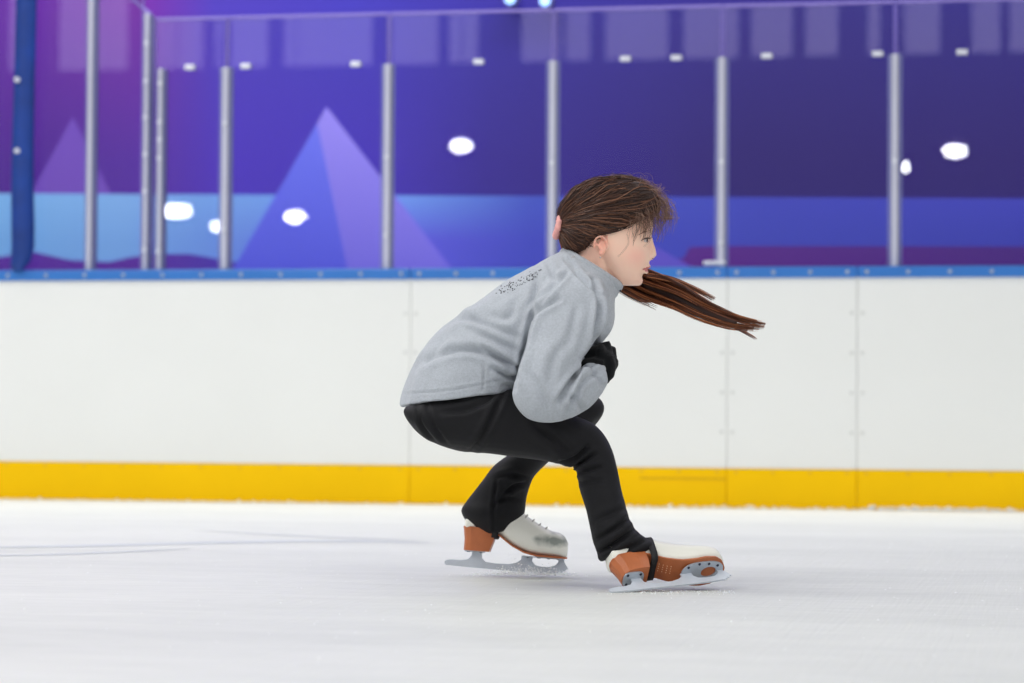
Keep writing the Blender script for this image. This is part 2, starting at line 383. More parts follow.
# taller panes and posts at the left
zt2 = ztop+1.1
bm_pts = (70, 112, 150, 188, 212, 248)
post(bs(147, 200, GD)[0], bs(150, 14, GD)[1], 'tall bolted post of the doubled pair, left half', wd=.042, bolts=(36, 75, 112, 150, 188, 248))
post(bs(161, 200, GD)[0], zp, 'shorter bolted post of the doubled pair, right half', wd=.042, bolts=(78, 117, 135, 154, 250))
post(s90, zt2, 'tall pale aluminium post between the padded blue post and the doubled posts', wd=.050, bolts=())
post(s20-.0, zt2, 'thin pale post edge beside the padded blue post', wd=.026, bolts=())
pane(s90, bs(147, 200, GD)[0]-.02, bs(150, 12, GD)[1]+.16, 'tall clear glass pane with a sloping corner, left of the doubled posts', rim=False)
pane(s20, s90, zt2, 'tall clear glass pane between the padded blue post and the tall pale post', rim=False)
pane(s20-1.2, s20, zt2, 'tall clear glass pane left of the padded blue post', rim=False)
# sloping edge of the tall pane
c1 = bs(108, -22, GD); c2 = bs(150, 14, GD)
bm = bmesh.new(); tube(bm, [(c1[0]-s90, 0, c1[1]-z1), (c2[0]-s90, 0, c2[1]-z1)], .008, 6)
bmobj('sloping_edge', bm, EDGE, [x for x in COL.objects if x.get('label', '').startswith('tall clear glass pane with a sloping')][0])

# padded blue post (leans a little, swollen at its foot)
PAD = mat('blue_padding', (0, 60, 152), .55, noise=.35, nscale=9, bump=.25, bscale=14)
e = empty('padded_post', bpos(bs(24, 200, .02)[0], .02, z1), BR); tag(e, 'dark blue padded post standing on the boards at the left edge', 'post')
base = bs(24, 200, .02)[0]
pts = []; rr = []
for (px, py, r) in [(12, 267, .018), (17, 265, .035), (21, 258, .045), (23, 246, .050), (23, 225, .051), (22.5, 190, .049), (23, 140, .048), (24.5, 80, .046), (26, 20, .046), (27, -30, .046), (28, -120, .046)]:
    s, z = bs(px, py, .02); pts.append((s-base, 0, z-z1)); rr.append(r)
bm = bmesh.new(); tube(bm, pts, rr, 16); bmobj('foam_sleeve', bm, PAD, e, smooth=True)
bm = bmesh.new()
for q in (80, 151):
    s, z = bs(18, q, .06); cyl(bm, (s-base, -.05, z-z1), .012, .01, 'y', 12)
bmobj('rivet', bm, CLIP, e)

# mural wall --------------------------------------------------------
MD = -2.5
def mural_mat():
    m = bpy.data.materials.new('mural_base'); m.use_nodes = True; nt = m.node_tree; b = nt.nodes['Principled BSDF']; L = nt.links.new
    tc = nt.nodes.new('ShaderNodeTexCoord'); sx = nt.nodes.new('ShaderNodeSeparateXYZ'); L(tc.outputs['Object'], sx.inputs[0])
    a, c = bs(-200, 100, MD)[0], bs(1100, 100, MD)[0]
    def ramp(stops, src, lo, hi):
        mr = nt.nodes.new('ShaderNodeMapRange'); mr.inputs['From Min'].default_value = lo; mr.inputs['From Max'].default_value = hi; L(src, mr.inputs[0])
        r = nt.nodes.new('ShaderNodeValToRGB'); el = r.color_ramp.elements
        for k, (p_, col) in enumerate(stops):
            if k < 2: q = el[k]; q.position = p_
            else: q = el.new(p_)
            q.color = (*lin(col), 1)
        L(mr.outputs[0], r.inputs[0]); return r
    f = lambda px: (px+200)/1300
    rt = ramp([(f(-200), (82, 28, 140)), (f(1100), (43, 23, 115)), (f(60), (82, 32, 149)), (f(180), (89, 41, 165)), (f(260), (78, 51, 194)), (f(400), (71, 49, 187)), (f(520), (53, 35, 147)), (f(760), (43, 25, 115))], sx.outputs[0], a, c)
    rb = ramp([(f(-200), (93, 37, 155)), (f(1100), (38, 31, 127)), (f(60), (101, 31, 154)), (f(160), (113, 33, 154)), (f(240), (72, 54, 173)), (f(380), (60, 52, 173)), (f(560), (48, 39, 146)), (f(800), (43, 31, 127))], sx.outputs[0], a, c)
    za, zb = bs(512, 160, MD)[1], bs(512, -10, MD)[1]
    mr = nt.nodes.new('ShaderNodeMapRange'); mr.inputs['From Min'].default_value = za; mr.inputs['From Max'].default_value = zb; L(sx.outputs[2], mr.inputs[0])
    mx = nt.nodes.new('ShaderNodeMix'); mx.data_type = 'RGBA'; L(mr.outputs[0], mx.inputs['Factor']); L(rt.outputs[0], mx.inputs['A']); L(rb.outputs[0], mx.inputs['B'])
    L(mx.outputs['Result'], b.inputs['Base Color']); b.inputs['Roughness'].default_value = .6; b.inputs['Specular IOR Level'].default_value = .3
    return m
def grad_mat(name, stops, horiz=True, lo=0, hi=1, vert=None):
    m = bpy.data.materials.new(name); m.use_nodes = True; nt = m.node_tree; b = nt.nodes['Principled BSDF']; L = nt.links.new
    tc = nt.nodes.new('ShaderNodeTexCoord'); sx = nt.nodes.new('ShaderNodeSeparateXYZ'); L(tc.outputs['Object'], sx.inputs[0])
    def ramp(stops, src, lo, hi):
        mr = nt.nodes.new('ShaderNodeMapRange'); mr.inputs['From Min'].default_value = lo; mr.inputs['From Max'].default_value = hi; L(src, mr.inputs[0])
        r = nt.nodes.new('ShaderNodeValToRGB'); el = r.color_ramp.elements
        for k, (p_, col) in enumerate(stops):
            if k < 2: q = el[k]; q.position = p_
            else: q = el.new(p_)
            q.color = (*lin(col), 1)
        L(mr.outputs[0], r.inputs[0]); return r
    r = ramp(stops, sx.outputs[0 if horiz else 2], lo, hi); outp = r.outputs[0]
    if vert:
        r2 = ramp(vert[0], sx.outputs[0], lo, hi); mr = nt.nodes.new('ShaderNodeMapRange'); mr.inputs['From Min'].default_value = vert[1]; mr.inputs['From Max'].default_value = vert[2]; L(sx.outputs[2], mr.inputs[0])
        mx = nt.nodes.new('ShaderNodeMix'); mx.data_type = 'RGBA'; L(mr.outputs[0], mx.inputs['Factor']); L(r.outputs[0], mx.inputs['A']); L(r2.outputs[0], mx.inputs['B']); outp = mx.outputs['Result']
    L(outp, b.inputs['Base Color']); b.inputs['Roughness'].default_value = .6; b.inputs['Specular IOR Level'].default_value = .3
    return m
wall = empty('wall_back', bpos(0, MD), BR); tag(wall, 'printed purple and blue mountain mural wall behind the glass', None, None, 'structure')
bm = bmesh.new(); box(bm, (-30, 0, -.1), (30, .2, 7)); bmobj('mural_backing', bm, mural_mat(), wall)
def flat(name, pxs, m, lay, label=None):
    pts = [bs(x, y, MD) for x, y in pxs]; bm = bmesh.new(); prism(bm, pts, -.002*lay-.002, -.002*lay)
    o = bmobj(name, bm, m, wall)
    if label: o['label'] = label
    return o
sl, sr = bs(-200, 200, MD)[0], bs(1100, 200, MD)[0]; f = lambda px: (px+200)/1300
zb_t, zb_b = bs(512, 197, MD)[1], bs(512, 240, MD)[1]
BAND = grad_mat('print_band', [(0, (120, 195, 243)), (1, (67, 70, 195)), (f(150), (135, 186, 243)), (f(230), (125, 174, 243)), (f(420), (124, 171, 255)), (f(560), (74, 94, 203)), (f(800), (67, 74, 193))], True, sl, sr,
                ([(0, (116, 186, 237)), (1, (59, 64, 184)), (f(150), (125, 177, 239)), (f(230), (116, 161, 239)), (f(420), (106, 103, 242)), (f(560), (71, 80, 203)), (f(800), (65, 74, 190))], zb_t, zb_b))
PEAK2 = mat('print_far_peak', (116, 74, 190), .6)
LOW = grad_mat('print_foreground', [(0, (90, 40, 160)), (1, (72, 30, 132)), (f(160), (96, 44, 165)), (f(300), (70, 60, 190)), (f(600), (84, 66, 190)), (f(700), (96, 36, 145))], True, sl, sr)
flat('painted_peak', [(73, 117), (112, 196), (30, 196)], PEAK2, 1, 'faint purple mountain peak left of the tall pale post')
flat('painted_lake', [(-900, 189), (1900, 203), (1900, 330), (-900, 330)], BAND, 2, 'light blue lake band of the mural')
flat('painted_shore', [(-900, 262), (0, 257), (34, 252), (52, 256), (70, 260), (110, 262), (132, 257), (160, 254), (190, 254), (236, 262), (420, 300), (640, 300), (640, 330), (-900, 330)], LOW, 3, 'purple shore along the foot of the mural')
flat('painted_shore', [(640, 268), (684, 258), (690, 247), (720, 246), (1900, 248), (1900, 330), (640, 330)], LOW, 3, 'purple shore right of the skater')
PL = grad_mat('print_peak_left', [(0, (92, 98, 238)), (1, (116, 126, 250))], False, bs(327, 270, MD)[1], bs(327, 108, MD)[1])
PR = grad_mat('print_peak_right', [(0, (128, 118, 242)), (1, (160, 146, 250))], False, bs(327, 270, MD)[1], bs(327, 108, MD)[1])
flat('painted_mountain', [(317.6, 123.5), (349, 275), (354, 310), (210, 310)], PL, 4, 'blue shaded left face of the big mountain')
flat('painted_mountain', [(327, 107), (476, 300), (480, 310), (354, 310), (349, 275), (317.6, 123.5)], PR, 4, 'lilac right face of the big mountain')
flat('painted_ridge', [(628, 232), (716, 280), (600, 280), (600, 240)], mat('print_ridge', (100, 84, 210), .6), 4, 'lilac ridge wedge just right of the skater\'s face')
# small spotlights high on the mural wall
for px, py, lb in ((545, 1, 'small bluish spotlight high on the mural wall, the right one of a pair'), (510, -1, 'small pale spotlight high on the mural wall, the left one of a pair')):
    s, z = bs(px, py, MD+.1); e = empty('spotlight', bpos(s, MD+.1, z), BR); tag(e, lb, 'lamp', 'spotlights on the mural wall')
    bm = bmesh.new(); cyl(bm, (0, .035, 0), .035, .06, 'y', 16); bmobj('housing', bm, ALUD, e)
    bm = bmesh.new(); cyl(bm, (0, 0, 0), .026, .012, 'y', 16); bmobj('lens', bm, mat('spot_lens', (150, 190, 255), .3, emit=1.6), e)

# the rest of the hall, seen only as a reflection in the glass
def mirror(px, py, z=None, dist=None):
    r = ray(px, py); c = Vector((0, 0, CH)); t = (O+ND*GD-c).dot(ND)/r.dot(ND); g = c+r*t; q = r - 2*r.dot(ND)*ND
    if z is not None: return g + q*((z-g.z)/q.z)
    return g + q*((dist)/q.dot(ND))
FAR = 60.0
zc = mirror(512, 62, dist=FAR).z; 
bm = bmesh.new(); box(bm, (-70, -.4, 0), (70, 0, 16))
fw = bmobj('wall_front', bm, mat('hall_dark_wall', (34, 28, 60), .8), loc=bpos(0, FAR+GD, 0), rz=BR); tag(fw, 'dark hall wall at the far end of the rink', None, None, 'structure')
WIN = mat('lit_window', (205, 196, 235), .4, emit=1.5)
edges_px = [(-60, -10), (10, 48), (60, 128), (156, 203), (216, 222), (232, 268), (285, 372), (392, 438), (450, 478), (522, 560), (566, 590), (606, 668), (684, 738), (752, 792), (806, 838), (868, 880), (903, 940), (972, 1000), (1010, 1050)]
# the reflection reads left-right as the picture does
zt3 = 14.5
for k, (a, b) in enumerate(edges_px):
    pa = mirror(a, 40, dist=FAR); pb = mirror(b, 40, dist=FAR); sa = (pa-O).dot(TS); sb = (pb-O).dot(TS)
    bm = bmesh.new(); box(bm, (sa, .001, zc), (sb, .06, zt3)); bmobj('window_panel', bm, WIN, fw)
LENS = mat('lamp_lens', (255, 255, 255), .3, emit=48)
lamps = [(461, 146, 1.0, 'lamp mirrored alone in the pane above the skater\'s back'), (295, 217, 1.0, 'lamp mirrored on the painted mountain'), (176, 211, 1.6, 'wide lamp mirrored beside the doubled posts'),
         (215.5, 227, .4, 'small lamp mirrored at the post left of the mountain'), (955, 151, 1.1, 'lamp mirrored as the oval near the right edge'), (905, 167, .36, 'small lamp mirrored on the rightmost post')]
for px, py, k, lb in lamps:
    q = mirror(px, py, z=5.6 if py < 180 else 4.5); e = empty('hanging_lamp', q, BR); tag(e, 'bright hanging hall ' + lb, 'lamp', 'hall lamps mirrored in the glass')
    bm = bmesh.new(); cyl(bm, (0, 0, .16), .2*k+.05, .1, 'z', 20, .1); bmobj('housing', bm, ALUD, e)
    bm = bmesh.new(); sphere(bm, (0, 0, 0), .2, 16, (k*1.0, k*.8, .42+.1*k)); bmobj('lens', bm, LENS, e, smooth=True)
    bm = bmesh.new(); cyl(bm, (0, 0, 2.2), .015, 4, 'z', 6); bmobj('cord', bm, ALUD, e)

# ================================================================== SKATER
BASE = Vector((P(560, 585, 6.2).x, 6.2, 0))
person = None
def local(me): me.transform(Matrix.Translation(-BASE))
SKIN = mat('skin', (255, 217, 194), .5, noise=.12, nscale=14, col2=(255, 204, 182), sss=.06, bump=.03, bscale=300)
FLEECE = mat('grey_fleece', (184, 190, 198), .95, noise=.16, nscale=210, bump=.35, bscale=420, sheen=.3, spec=.1)
BLACK = mat('black_stretch_fabric', (20, 20, 24), .7, noise=.2, nscale=120, bump=.1, bscale=500, sheen=.05, spec=.25)
GLOVE = mat('black_knit_glove', (20, 22, 25), .9, noise=.3, nscale=300, bump=.4, bscale=500, sheen=.1, spec=.2)
TY = 6.2
torso = [((400, 407), (519, 391), 6.2, .166), ((401, 400), (519, 387), 6.2, .166), ((409, 375), (524, 380), 6.2, .158), ((421, 351), (536, 375), 6.2, .150), ((441, 328), (556, 369), 6.2, .144), ((470, 306), (572, 362), 6.2, .142),
         ((500, 286), (589, 353), 6.2, .146), ((526, 270), (612, 331), 6.2, .142), ((545, 259), (614, 306), 6.2, .112), ((556, 254), (616, 295), 6.2, .078), ((563, 251), (621, 288), 6.2, .066)]
near_arm = [((552, 270), (600, 285), 6.14, .05), ((541, 290), (606, 303), 6.085, .062), ((532, 315), (605, 325), 6.05, .064), ((525, 345), (592, 346), 6.03, .063), ((517, 375), (579, 364), 6.01, .062),
            ((514, 401), (574, 382), 6.0, .058), ((527, 419), (574, 374), 6.0, .055), ((551, 423), (579, 371), 6.01, .051), ((574, 416), (587, 364), 6.03, .049), ((592, 405), (596, 363), 6.05, .045), ((606, 386), (600, 364), 6.07, .040)]
far_arm = [((560, 275), (605, 290), 6.28, .05), ((560, 310), (605, 318), 6.32, .055), ((555, 350), (598, 350), 6.33, .052), ((545, 375), (592, 372), 6.32, .048), ((556, 395), (588, 372), 6.27, .042), ((570, 395), (592, 372), 6.22, .035)]
collar = [P(*q, 6.2) for q in ((563, 251), (621, 288))]
def collar_ring(bm, a2, b2, w_, r):
    a, b = P(*a2, 6.2), P(*b2, 6.2); c = (a+b)/2; m = (a-b)/2; n = 40; pts = []
    vs = []
    ax = m.normalized().cross(Vector((0, 1, 0))).normalized()
    for k in range(n):
        th = 2*PI*k/n; p = c + m*math.cos(th) + Vector((0, w_*math.sin(th), 0)); rad = (p-c).normalized()
        vs.append([bm.verts.new(p + rad*(r*.8*math.cos(j*PI/4)) + ax*(r*1.6*math.sin(j*PI/4))) for j in range(8)])
    for k in range(n):
        for j in range(8): bm.faces.new((vs[k][j], vs[k][(j+1) % 8], vs[(k+1) % n][(j+1) % 8], vs[(k+1) % n][j]))
bm = bmesh.new(); loft(bm, torso, power=2.3); loft(bm, near_arm, power=2.15); loft(bm, far_arm)
sweater = remesh(bm, .004, 4)
near_leg = [((411, 406), (410, 416), 6.150, .070), ((421, 402), (416, 431), 6.14, .090), ((440, 396), (432, 443), 6.135, .096), ((465, 390), (456, 450), 6.13, .094), ((490, 389), (481, 453), 6.12, .090), ((520, 391), (510, 456), 6.115, .085),
            ((550, 402), (540, 460), 6.11, .078), ((574, 415), (562, 465), 6.12, .068), ((597, 427), (573, 467), 6.13, .060), ((612, 449), (577, 475), 6.12, .054), ((618, 474), (580, 492), 6.10, .050), ((625, 502), (588, 517), 6.08, .050),
            ((631, 520), (593, 540), 6.065, .050), ((640, 534), (596, 548), 6.065, .048), ((655, 543), (598, 557), 6.065, .046), ((660, 547), (600, 562), 6.065, .042)]
far_leg = [((414, 396), (414, 420), 6.27, .08), ((440, 388), (432, 440), 6.28, .10), ((490, 387), (480, 448), 6.33, .09), ((540, 390), (530, 446), 6.38, .075), ((575, 392), (560, 445), 6.42, .065), ((598, 397), (562, 440), 6.44, .058),
           ((604, 410), (548, 440), 6.45, .055), ((592, 428), (530, 445), 6.46, .053), ((570, 447), (510, 454), 6.475, .052), ((549, 462), (492, 468), 6.49, .052), ((533, 479), (478, 486), 6.50, .055), ((527, 497), (467, 501), 6.51, .062), ((525, 511), (461, 512), 6.51, .066), ((520, 521), (470, 525), 6.51, .056), ((507, 532), (486, 535), 6.50, .035)]
pelvis = [((411, 396), (500, 384), 6.2, .112), ((407, 411), (500, 400), 6.2, .125), ((416, 430), (500, 420), 6.2, .125), ((436, 441), (495, 436), 6.2, .11), ((455, 446), (485, 446), 6.2, .07)]
bm = bmesh.new(); loft(bm, near_leg, power=2.2); loft(bm, far_leg); loft(bm, pelvis)
trousers = remesh(bm, .0045, 5)
# --- the body itself: one continuous skin under the clothes
head_rings = [((585, 292), (566, 262), TY, .035), ((600, 288), (565, 250), TY, .040), ((612, 282), (572, 243), TY, .043), ((622, 276), (580, 236), TY, .048)]
bm = bmesh.new()
for R_, k in ((torso[2:-2], .84), (near_arm[1:-1], .62), (far_arm, .62), (near_leg[1:-2], .72), (far_leg[1:-2], .72)): loft(bm, R_, shrink=k)
loft(bm, [((560, 262), (612, 296), TY, .05), ((562, 252), (616, 290), TY, .045), ((568, 243), (614, 280), TY, .043), ((574, 230), (616, 266), TY, .05)], shrink=.92)
# skull and face, slices from crown to chin
face = [((640, 200), (572, 206), TY, .050), ((649, 209), (569, 215), TY, .060), ((652.5, 219), (570, 226), TY, .0645), ((653, 227), (573, 237), TY, .0645), ((652, 233), (578, 245), TY, .0625), ((650, 240), (584, 250), TY, .0605), ((650, 248), (590, 256), TY, .058),
        ((650, 255), (596, 261), TY, .055), ((649.5, 262), (601, 267), TY, .050), ((646.5, 268.5), (606, 272), TY, .0445), ((642.5, 275), (610, 277), TY, .038), ((641, 281), (613, 281), TY, .030), ((635, 285.8), (618, 285), TY, .020)]
loft(bm, face, sub=3, seg=40, power=2.2)
sphere(bm, P(606, 217, TY), .1, 24, (.93, .72, .86))
def pt(x, y, dy): return P(x, y, TY+dy)
tube(bm, [pt(649.5, 237, 0), pt(650.8, 243, 0), pt(652.3, 249, 0), pt(653.4, 254.5, 0), pt(650, 258.5, 0)], [.0065, .0065, .0075, .0080, .0065], 12)      # nose
for sd in (-1, 1): sphere(bm, pt(650.8, 256.8, sd*.0085), .0062, 10)
tube(bm, [pt(644, 268.8, -.020), pt(647.5, 267.2, -.011), pt(649.2, 266.6, 0), pt(647.5, 267.2, .011), pt(644, 268.8, .020)], [.003, .0042, .0046, .0042, .003], 8)   # lips
tube(bm, [pt(643.5, 270.5, -.018), pt(645.5, 271.6, -.010), pt(646.6, 271.9, 0), pt(645.5, 271.6, .010), pt(643.5, 270.5, .018)], [.003, .0046, .0052, .0046, .003], 8)
sphere(bm, pt(637.6, 280.6, 0), .0125, 12)                                                # chin
for sd in (-1, 1):
    tube(bm, [pt(641, 234.5, sd*.050), pt(647, 232, sd*.035), pt(650.3, 232, sd*.014)], [.005, .0065, .006], 8)   # brow ridge
    tube(bm, [pt(639.5, 240.6, sd*.0445), pt(643.5, 237.6, sd*.0425), pt(647.2, 236.9, sd*.035), pt(649, 238, sd*.024)], [.0024, .0032, .0034, .003], 8)   # lids
    tube(bm, [pt(639.5, 240.6, sd*.0445), pt(643.5, 243.4, sd*.0420), pt(646.8, 243.8, sd*.035), pt(648.8, 242, sd*.024)], [.0024, .0030, .0032, .003], 8)
def ear(bm, sd):
    c = pt(600, 246, 0)
    pts = []; 
    for k in range(15):
        a = math.radians(200 - k*19); x = 600.5+6.5*math.cos(a)*(1.0 if k < 11 else .8); y = 245.5-9.2*math.sin(a); pts.append(pt(x, y, sd*(.062+.0065*math.sin(k/14*PI))))
    tube(bm, pts, [.0030]*15, 8)
    sphere(bm, pt(601, 253.5, sd*.0635), .0056, 10); sphere(bm, pt(602, 246, sd*.058), .013, 12, (.8, .45, 1.2))
    tube(bm, [pt(596.5, 243, sd*.063), pt(599, 248, sd*.0645), pt(602, 250, sd*.064)], .0022, 6)
    sphere(bm, pt(606, 247.5, sd*.0605), .0035, 8)
for sd in (-1, 1): ear(bm, sd)
# right hand (gloved): palm plus five curled fingers; left hand tucked away behind the forearm
def hand(bm, k=1.0):
    tube(bm, [P(588, 373, 6.085), P(600, 371, 6.090), P(604, 363, 6.10), P(600, 356, 6.115), P(591, 358, 6.12)], [.024*k, .030*k, .030*k, .027*k, .022*k], 14)
    tips = [([(600, 351), (603, 348), (594, 352), (585, 358)], 6.085, .0105), ([(607, 350), (608, 346), (600, 348), (589, 357)], 6.108, .0115), ([(611, 355), (612, 351), (604, 348), (594, 356)], 6.130, .0115), ([(612, 363), (613, 357), (607, 353), (598, 358)], 6.150, .0100)]
    for pl_, y, r in tips:
        tube(bm, [P(606, 365, y-.01)] + [P(a, b, y+.003*i) for i, (a, b) in enumerate(pl_)], [r*k, r*1.08*k, r*k, r*.92*k, r*.75*k], 10)
    tube(bm, [P(602, 379, 6.08), P(609, 374, 6.072), P(611, 365, 6.072), P(609, 357, 6.078)], [.013*k, .0125*k, .0115*k, .009*k], 10)
hand(bm, .82)
tube(bm, [P(585, 385, 6.215), P(565, 388, 6.19), P(552, 388, 6.17)], [.018, .022, .018], 10)
body = remesh(bm, .0026, 4)
V = coords(body); Q = proj(V); N = normals(body)
# sculpt: eye sockets and mouth line, by where they lie on the head
for sd in (-1, 1):
    c = np.array(pt(649, 240.5, sd*.020)); d = np.linalg.norm(V-c, axis=1); V -= N*(.002*np.exp(-(d/.008)**2))[:, None]
c0 = np.array([pt(652, 269.2, 0)])
d = np.abs(Q[:, 1]-(269.4+(650-Q[:, 0])*.06)); on = (Q[:, 0] > 642.5) & (np.abs(V[:, 1]-TY) < .03)
V -= N*(np.where(on, .0022*np.exp(-(d/1.0)**2), 0))[:, None]
setco(body, V)
local(body)
LIP = mat('lips', (212, 132, 128), .4, sss=.1)
EARM = SKIN
def blush(m, c, r):
    nt = m.node_tree; b = nt.nodes['Principled BSDF']; src = b.inputs['Base Color'].links[0].from_socket; L = nt.links.new
    tc = nt.nodes.new('ShaderNodeTexCoord'); d = nt.nodes.new('ShaderNodeVectorMath'); d.operation = 'DISTANCE'; L(tc.outputs['Object'], d.inputs[0]); d.inputs[1].default_value = c
    mr = nt.nodes.new('ShaderNodeMapRange'); mr.interpolation_type = 'SMOOTHSTEP'; mr.inputs['From Min'].default_value = r; mr.inputs['From Max'].default_value = 0; mr.inputs['To Max'].default_value = .30; L(d.outputs['Value'], mr.inputs[0])
    x = nt.nodes.new('ShaderNodeMix'); x.data_type = 'RGBA'; L(mr.outputs[0], x.inputs['Factor']); L(src, x.inputs['A']); x.inputs['B'].default_value = (*lin((240, 150, 142)), 1); L(x.outputs['Result'], b.inputs['Base Color'])
blush(SKIN, pt(638, 258, -.045)-BASE, .034)
person = link('person', body, [SKIN, LIP, mat('ear_skin', (248, 184, 162), .5, sss=.25, noise=.1, nscale=30)], None, BASE, 0, True)
cen = np.array([p.center for p in body.polygons]) + np.array(BASE); CQ = proj(cen)
mi = np.zeros(len(cen), int)
lipm = (CQ[:, 0] > 642.8) & (np.abs(CQ[:, 1]-269.4) < 3.7-(651-CQ[:, 0]).clip(0, 9)*.36) & (np.abs(cen[:, 1]-TY) < .026); mi[lipm] = 1
earm = (np.abs(CQ[:, 0]-600) < 7.5) & (np.abs(CQ[:, 1]-246) < 11) & (np.abs(cen[:, 1]-TY) > .060); mi[earm] = 2
body.polygons.foreach_set('material_index', mi)
tag(person, 'young figure skater crouching low in a grey fleece and black stretch trousers, facing right', 'person')
def part(name, me, m, parent=None, label=None, smooth=True):
    local(me); o = link(name, me, m, parent or person, smooth=smooth)
    if label: o['label'] = label
    return o
def bmpart(name, bm, m, parent=None, label=None, smooth=True):
    bmesh.ops.recalc_face_normals(bm, faces=bm.faces); me = bpy.data.meshes.new(name); bm.to_mesh(me); bm.free()
    return part(name, me, m, parent, label, smooth)

# --- clothes with their creases
cr = lambda pts, ox, oy, s: [(ox+x/s, oy+y/s) for x, y in pts]
S2 = lambda pts: cr(pts, 390, 230, 3.416)
weave(sweater, .005, 22, 3)
folds(sweater, [(a_, d_*1.6, w__*.78) for a_, d_, w__ in [
    (S2([(140, 355), (230, 300), (330, 325), (450, 375)]), .0065, 4.5),
    (S2([(120, 450), (220, 412), (300, 415), (380, 450), (440, 505)]), .0065, 4.0),
    (S2([(320, 400), (380, 440), (445, 472)]), .008, 3.0),
    (S2([(350, 470), (400, 500), (440, 500)]), .007, 3.0),
    (S2([(250, 330), (340, 370), (455, 420)]), .004, 4.5),
    (S2([(575, 235), (500, 280), (480, 330), (462, 400), (440, 480), (428, 540)]), .010, 3.2),
    (S2([(610, 140), (560, 200), (500, 270)]), .005, 2.5),
    (S2([(690, 170), (712, 230), (712, 290), (690, 390), (655, 450)]), .009, 3.0),
    (S2([(730, 200), (745, 260), (735, 330), (680, 410)]), .004, 3.5),
    (S2([(735, 452), (660, 470), (610, 530), (570, 590)]), .011, 3.2),
    (S2([(720, 480), (655, 520), (620, 590), (600, 640)]), .005, 3.0),
    (S2([(650, 470), (690, 480), (735, 540)]), .005, 3.0),
    (S2([(600, 380), (560, 440), (545, 520)]), .004, 5),
    (S2([(470, 480), (520, 560), (540, 620)]), .004, 5),
    (S2([(500, 120), (500, 200), (480, 260)]), .004, 3.5),
    (S2([(540, 110), (560, 170), (540, 210)]), .004, 3),
    (S2([(610, 100), (650, 160), (700, 220)]), .005, 2.5),
    (S2([(430, 230), (400, 300), (300, 290)]), .004, 5),
    (S2([(45, 560), (180, 550), (300, 530), (425, 500)]), .0022, 1.3),
    (S2([(322, 450), (318, 550)]), .0025, 1.3),
    (S2([(470, 280), (520, 230), (590, 150)]), .0025, 1.4),
 (S2([(590, 90), (640, 160), (735, 235)]), .003, 2.0),
 (S2([(200, 350), (150, 420), (90, 470)]), .003, 4.0),
 (S2([(600, 560), (640, 590), (660, 620)]), .004, 3.5),
 (S2([(640, 260), (620, 340), (600, 420)]), .003, 4.5),
]])
sw = part('fleece_pullover', sweater, FLEECE)
bm = bmesh.new(); collar_ring(bm, (562, 252), (620, 288), .060, .0075); collar_ring(bm, (560, 257), (615, 294), .066, .0085)
q = bmpart('collar', bm, FLEECE, sw)
bm = bmesh.new(); tube(bm, [P(600, 365, 6.01), P(606, 375, 6.005), P(607, 386, 6.03)], .0015, 6)
a, b = P(601, 361, 6.07), P(607, 387, 6.07)
# zip pull at the throat
bm.free(); bm = bmesh.new(); tube(bm, [P(613, 283, 6.19), P(618, 287, 6.185), P(621, 292, 6.185)], .0022, 6); bmpart('zip_pull', bm, mat('zip_dark', (40, 42, 48), .4), sw)
# lettering of small dark studs across the upper back
swb = BVHTree.FromPolygons([Vector(v.co) + BASE for v in sweater.vertices], [tuple(p.vertices) for p in sweater.polygons])
bm = bmesh.new()
studs = []
for row, (x0, y0, x1, y1) in enumerate([(497, 291, 541, 270), (501, 294, 538, 276)]):
    for k in range(30):
        t = k/29 + rng.normal(0, .008); studs.append((x0+(x1-x0)*t + rng.normal(0, .5), y0+(y1-y0)*t + rng.normal(0, 1.3)))
studs += [(509, 284), (510, 282.5), (512, 283), (513, 285), (511, 286.5), (509, 286), (530, 272), (531, 274), (532, 276), (508, 293), (527, 278), (535, 277)]
for x, y in studs:
    r = ray(x, y); h = swb.ray_cast(Vector((0, 0, CH)), r)
    if h[0] is not None:
        sphere(bm, h[0]+h[1]*.0004, float(rng.uniform(.0009, .0019)), 6)
bmpart('back_lettering', bm, mat('studs', (46, 44, 50), .3, .3), sw, 'small dark studded lettering across the upper back')['kind'] = 'stuff'

weave(trousers, .003, 30, 5)
KN = [([(560, 462), (574, 458), (588, 446)], .006, 2.2), ([(568, 467), (582, 462), (596, 452)], .006, 2.0), ([(573, 474), (588, 470), (602, 466)], .005, 2.2), ([(577, 482), (590, 481), (604, 480)], .003, 2.5),
      ([(596, 540), (612, 530), (630, 518)], .005, 2.5), ([(598, 553), (615, 543), (636, 528)], .006, 2.5), ([(604, 562), (622, 552), (646, 540)], .005, 2.5), ([(592, 522), (606, 516), (625, 508)], .003, 3),
      ([(505, 388), (498, 405), (480, 440), (470, 452)], .0045, 3), ([(416, 404), (422, 425), (436, 443)], .003, 2), ([(426, 402), (434, 425), (448, 445)], .0025, 2), ([(500, 392), (470, 408), (440, 412)], .004, 3.5),
      ([(525, 483), (512, 487), (500, 498)], .005, 2.5), ([(520, 500), (505, 498), (494, 505)], .004, 2.5), ([(527, 478), (512, 474), (496, 478)], .004, 2.5), ([(497, 480), (494, 505), (494, 532)], .003, 1.8), ([(535, 425), (555, 440), (570, 455)], .004, 4)]
folds(trousers, [(a_, d_*1.7, w__*.8) for a_, d_, w__ in KN])
tr = part('stretch_trousers', trousers, BLACK)
bm = bmesh.new(); hand(bm, 1.13)
tube(bm, [P(585, 368, 6.09), P(594, 368, 6.075), P(602, 370, 6.075)], [.022, .024, .026], 12)
part('right_glove', remesh(bm, .0028, 9), GLOVE)
bm = bmesh.new(); tube(bm, [P(590, 385, 6.22), P(565, 388, 6.19), P(550, 388, 6.165)], [.024, .027, .022], 12)
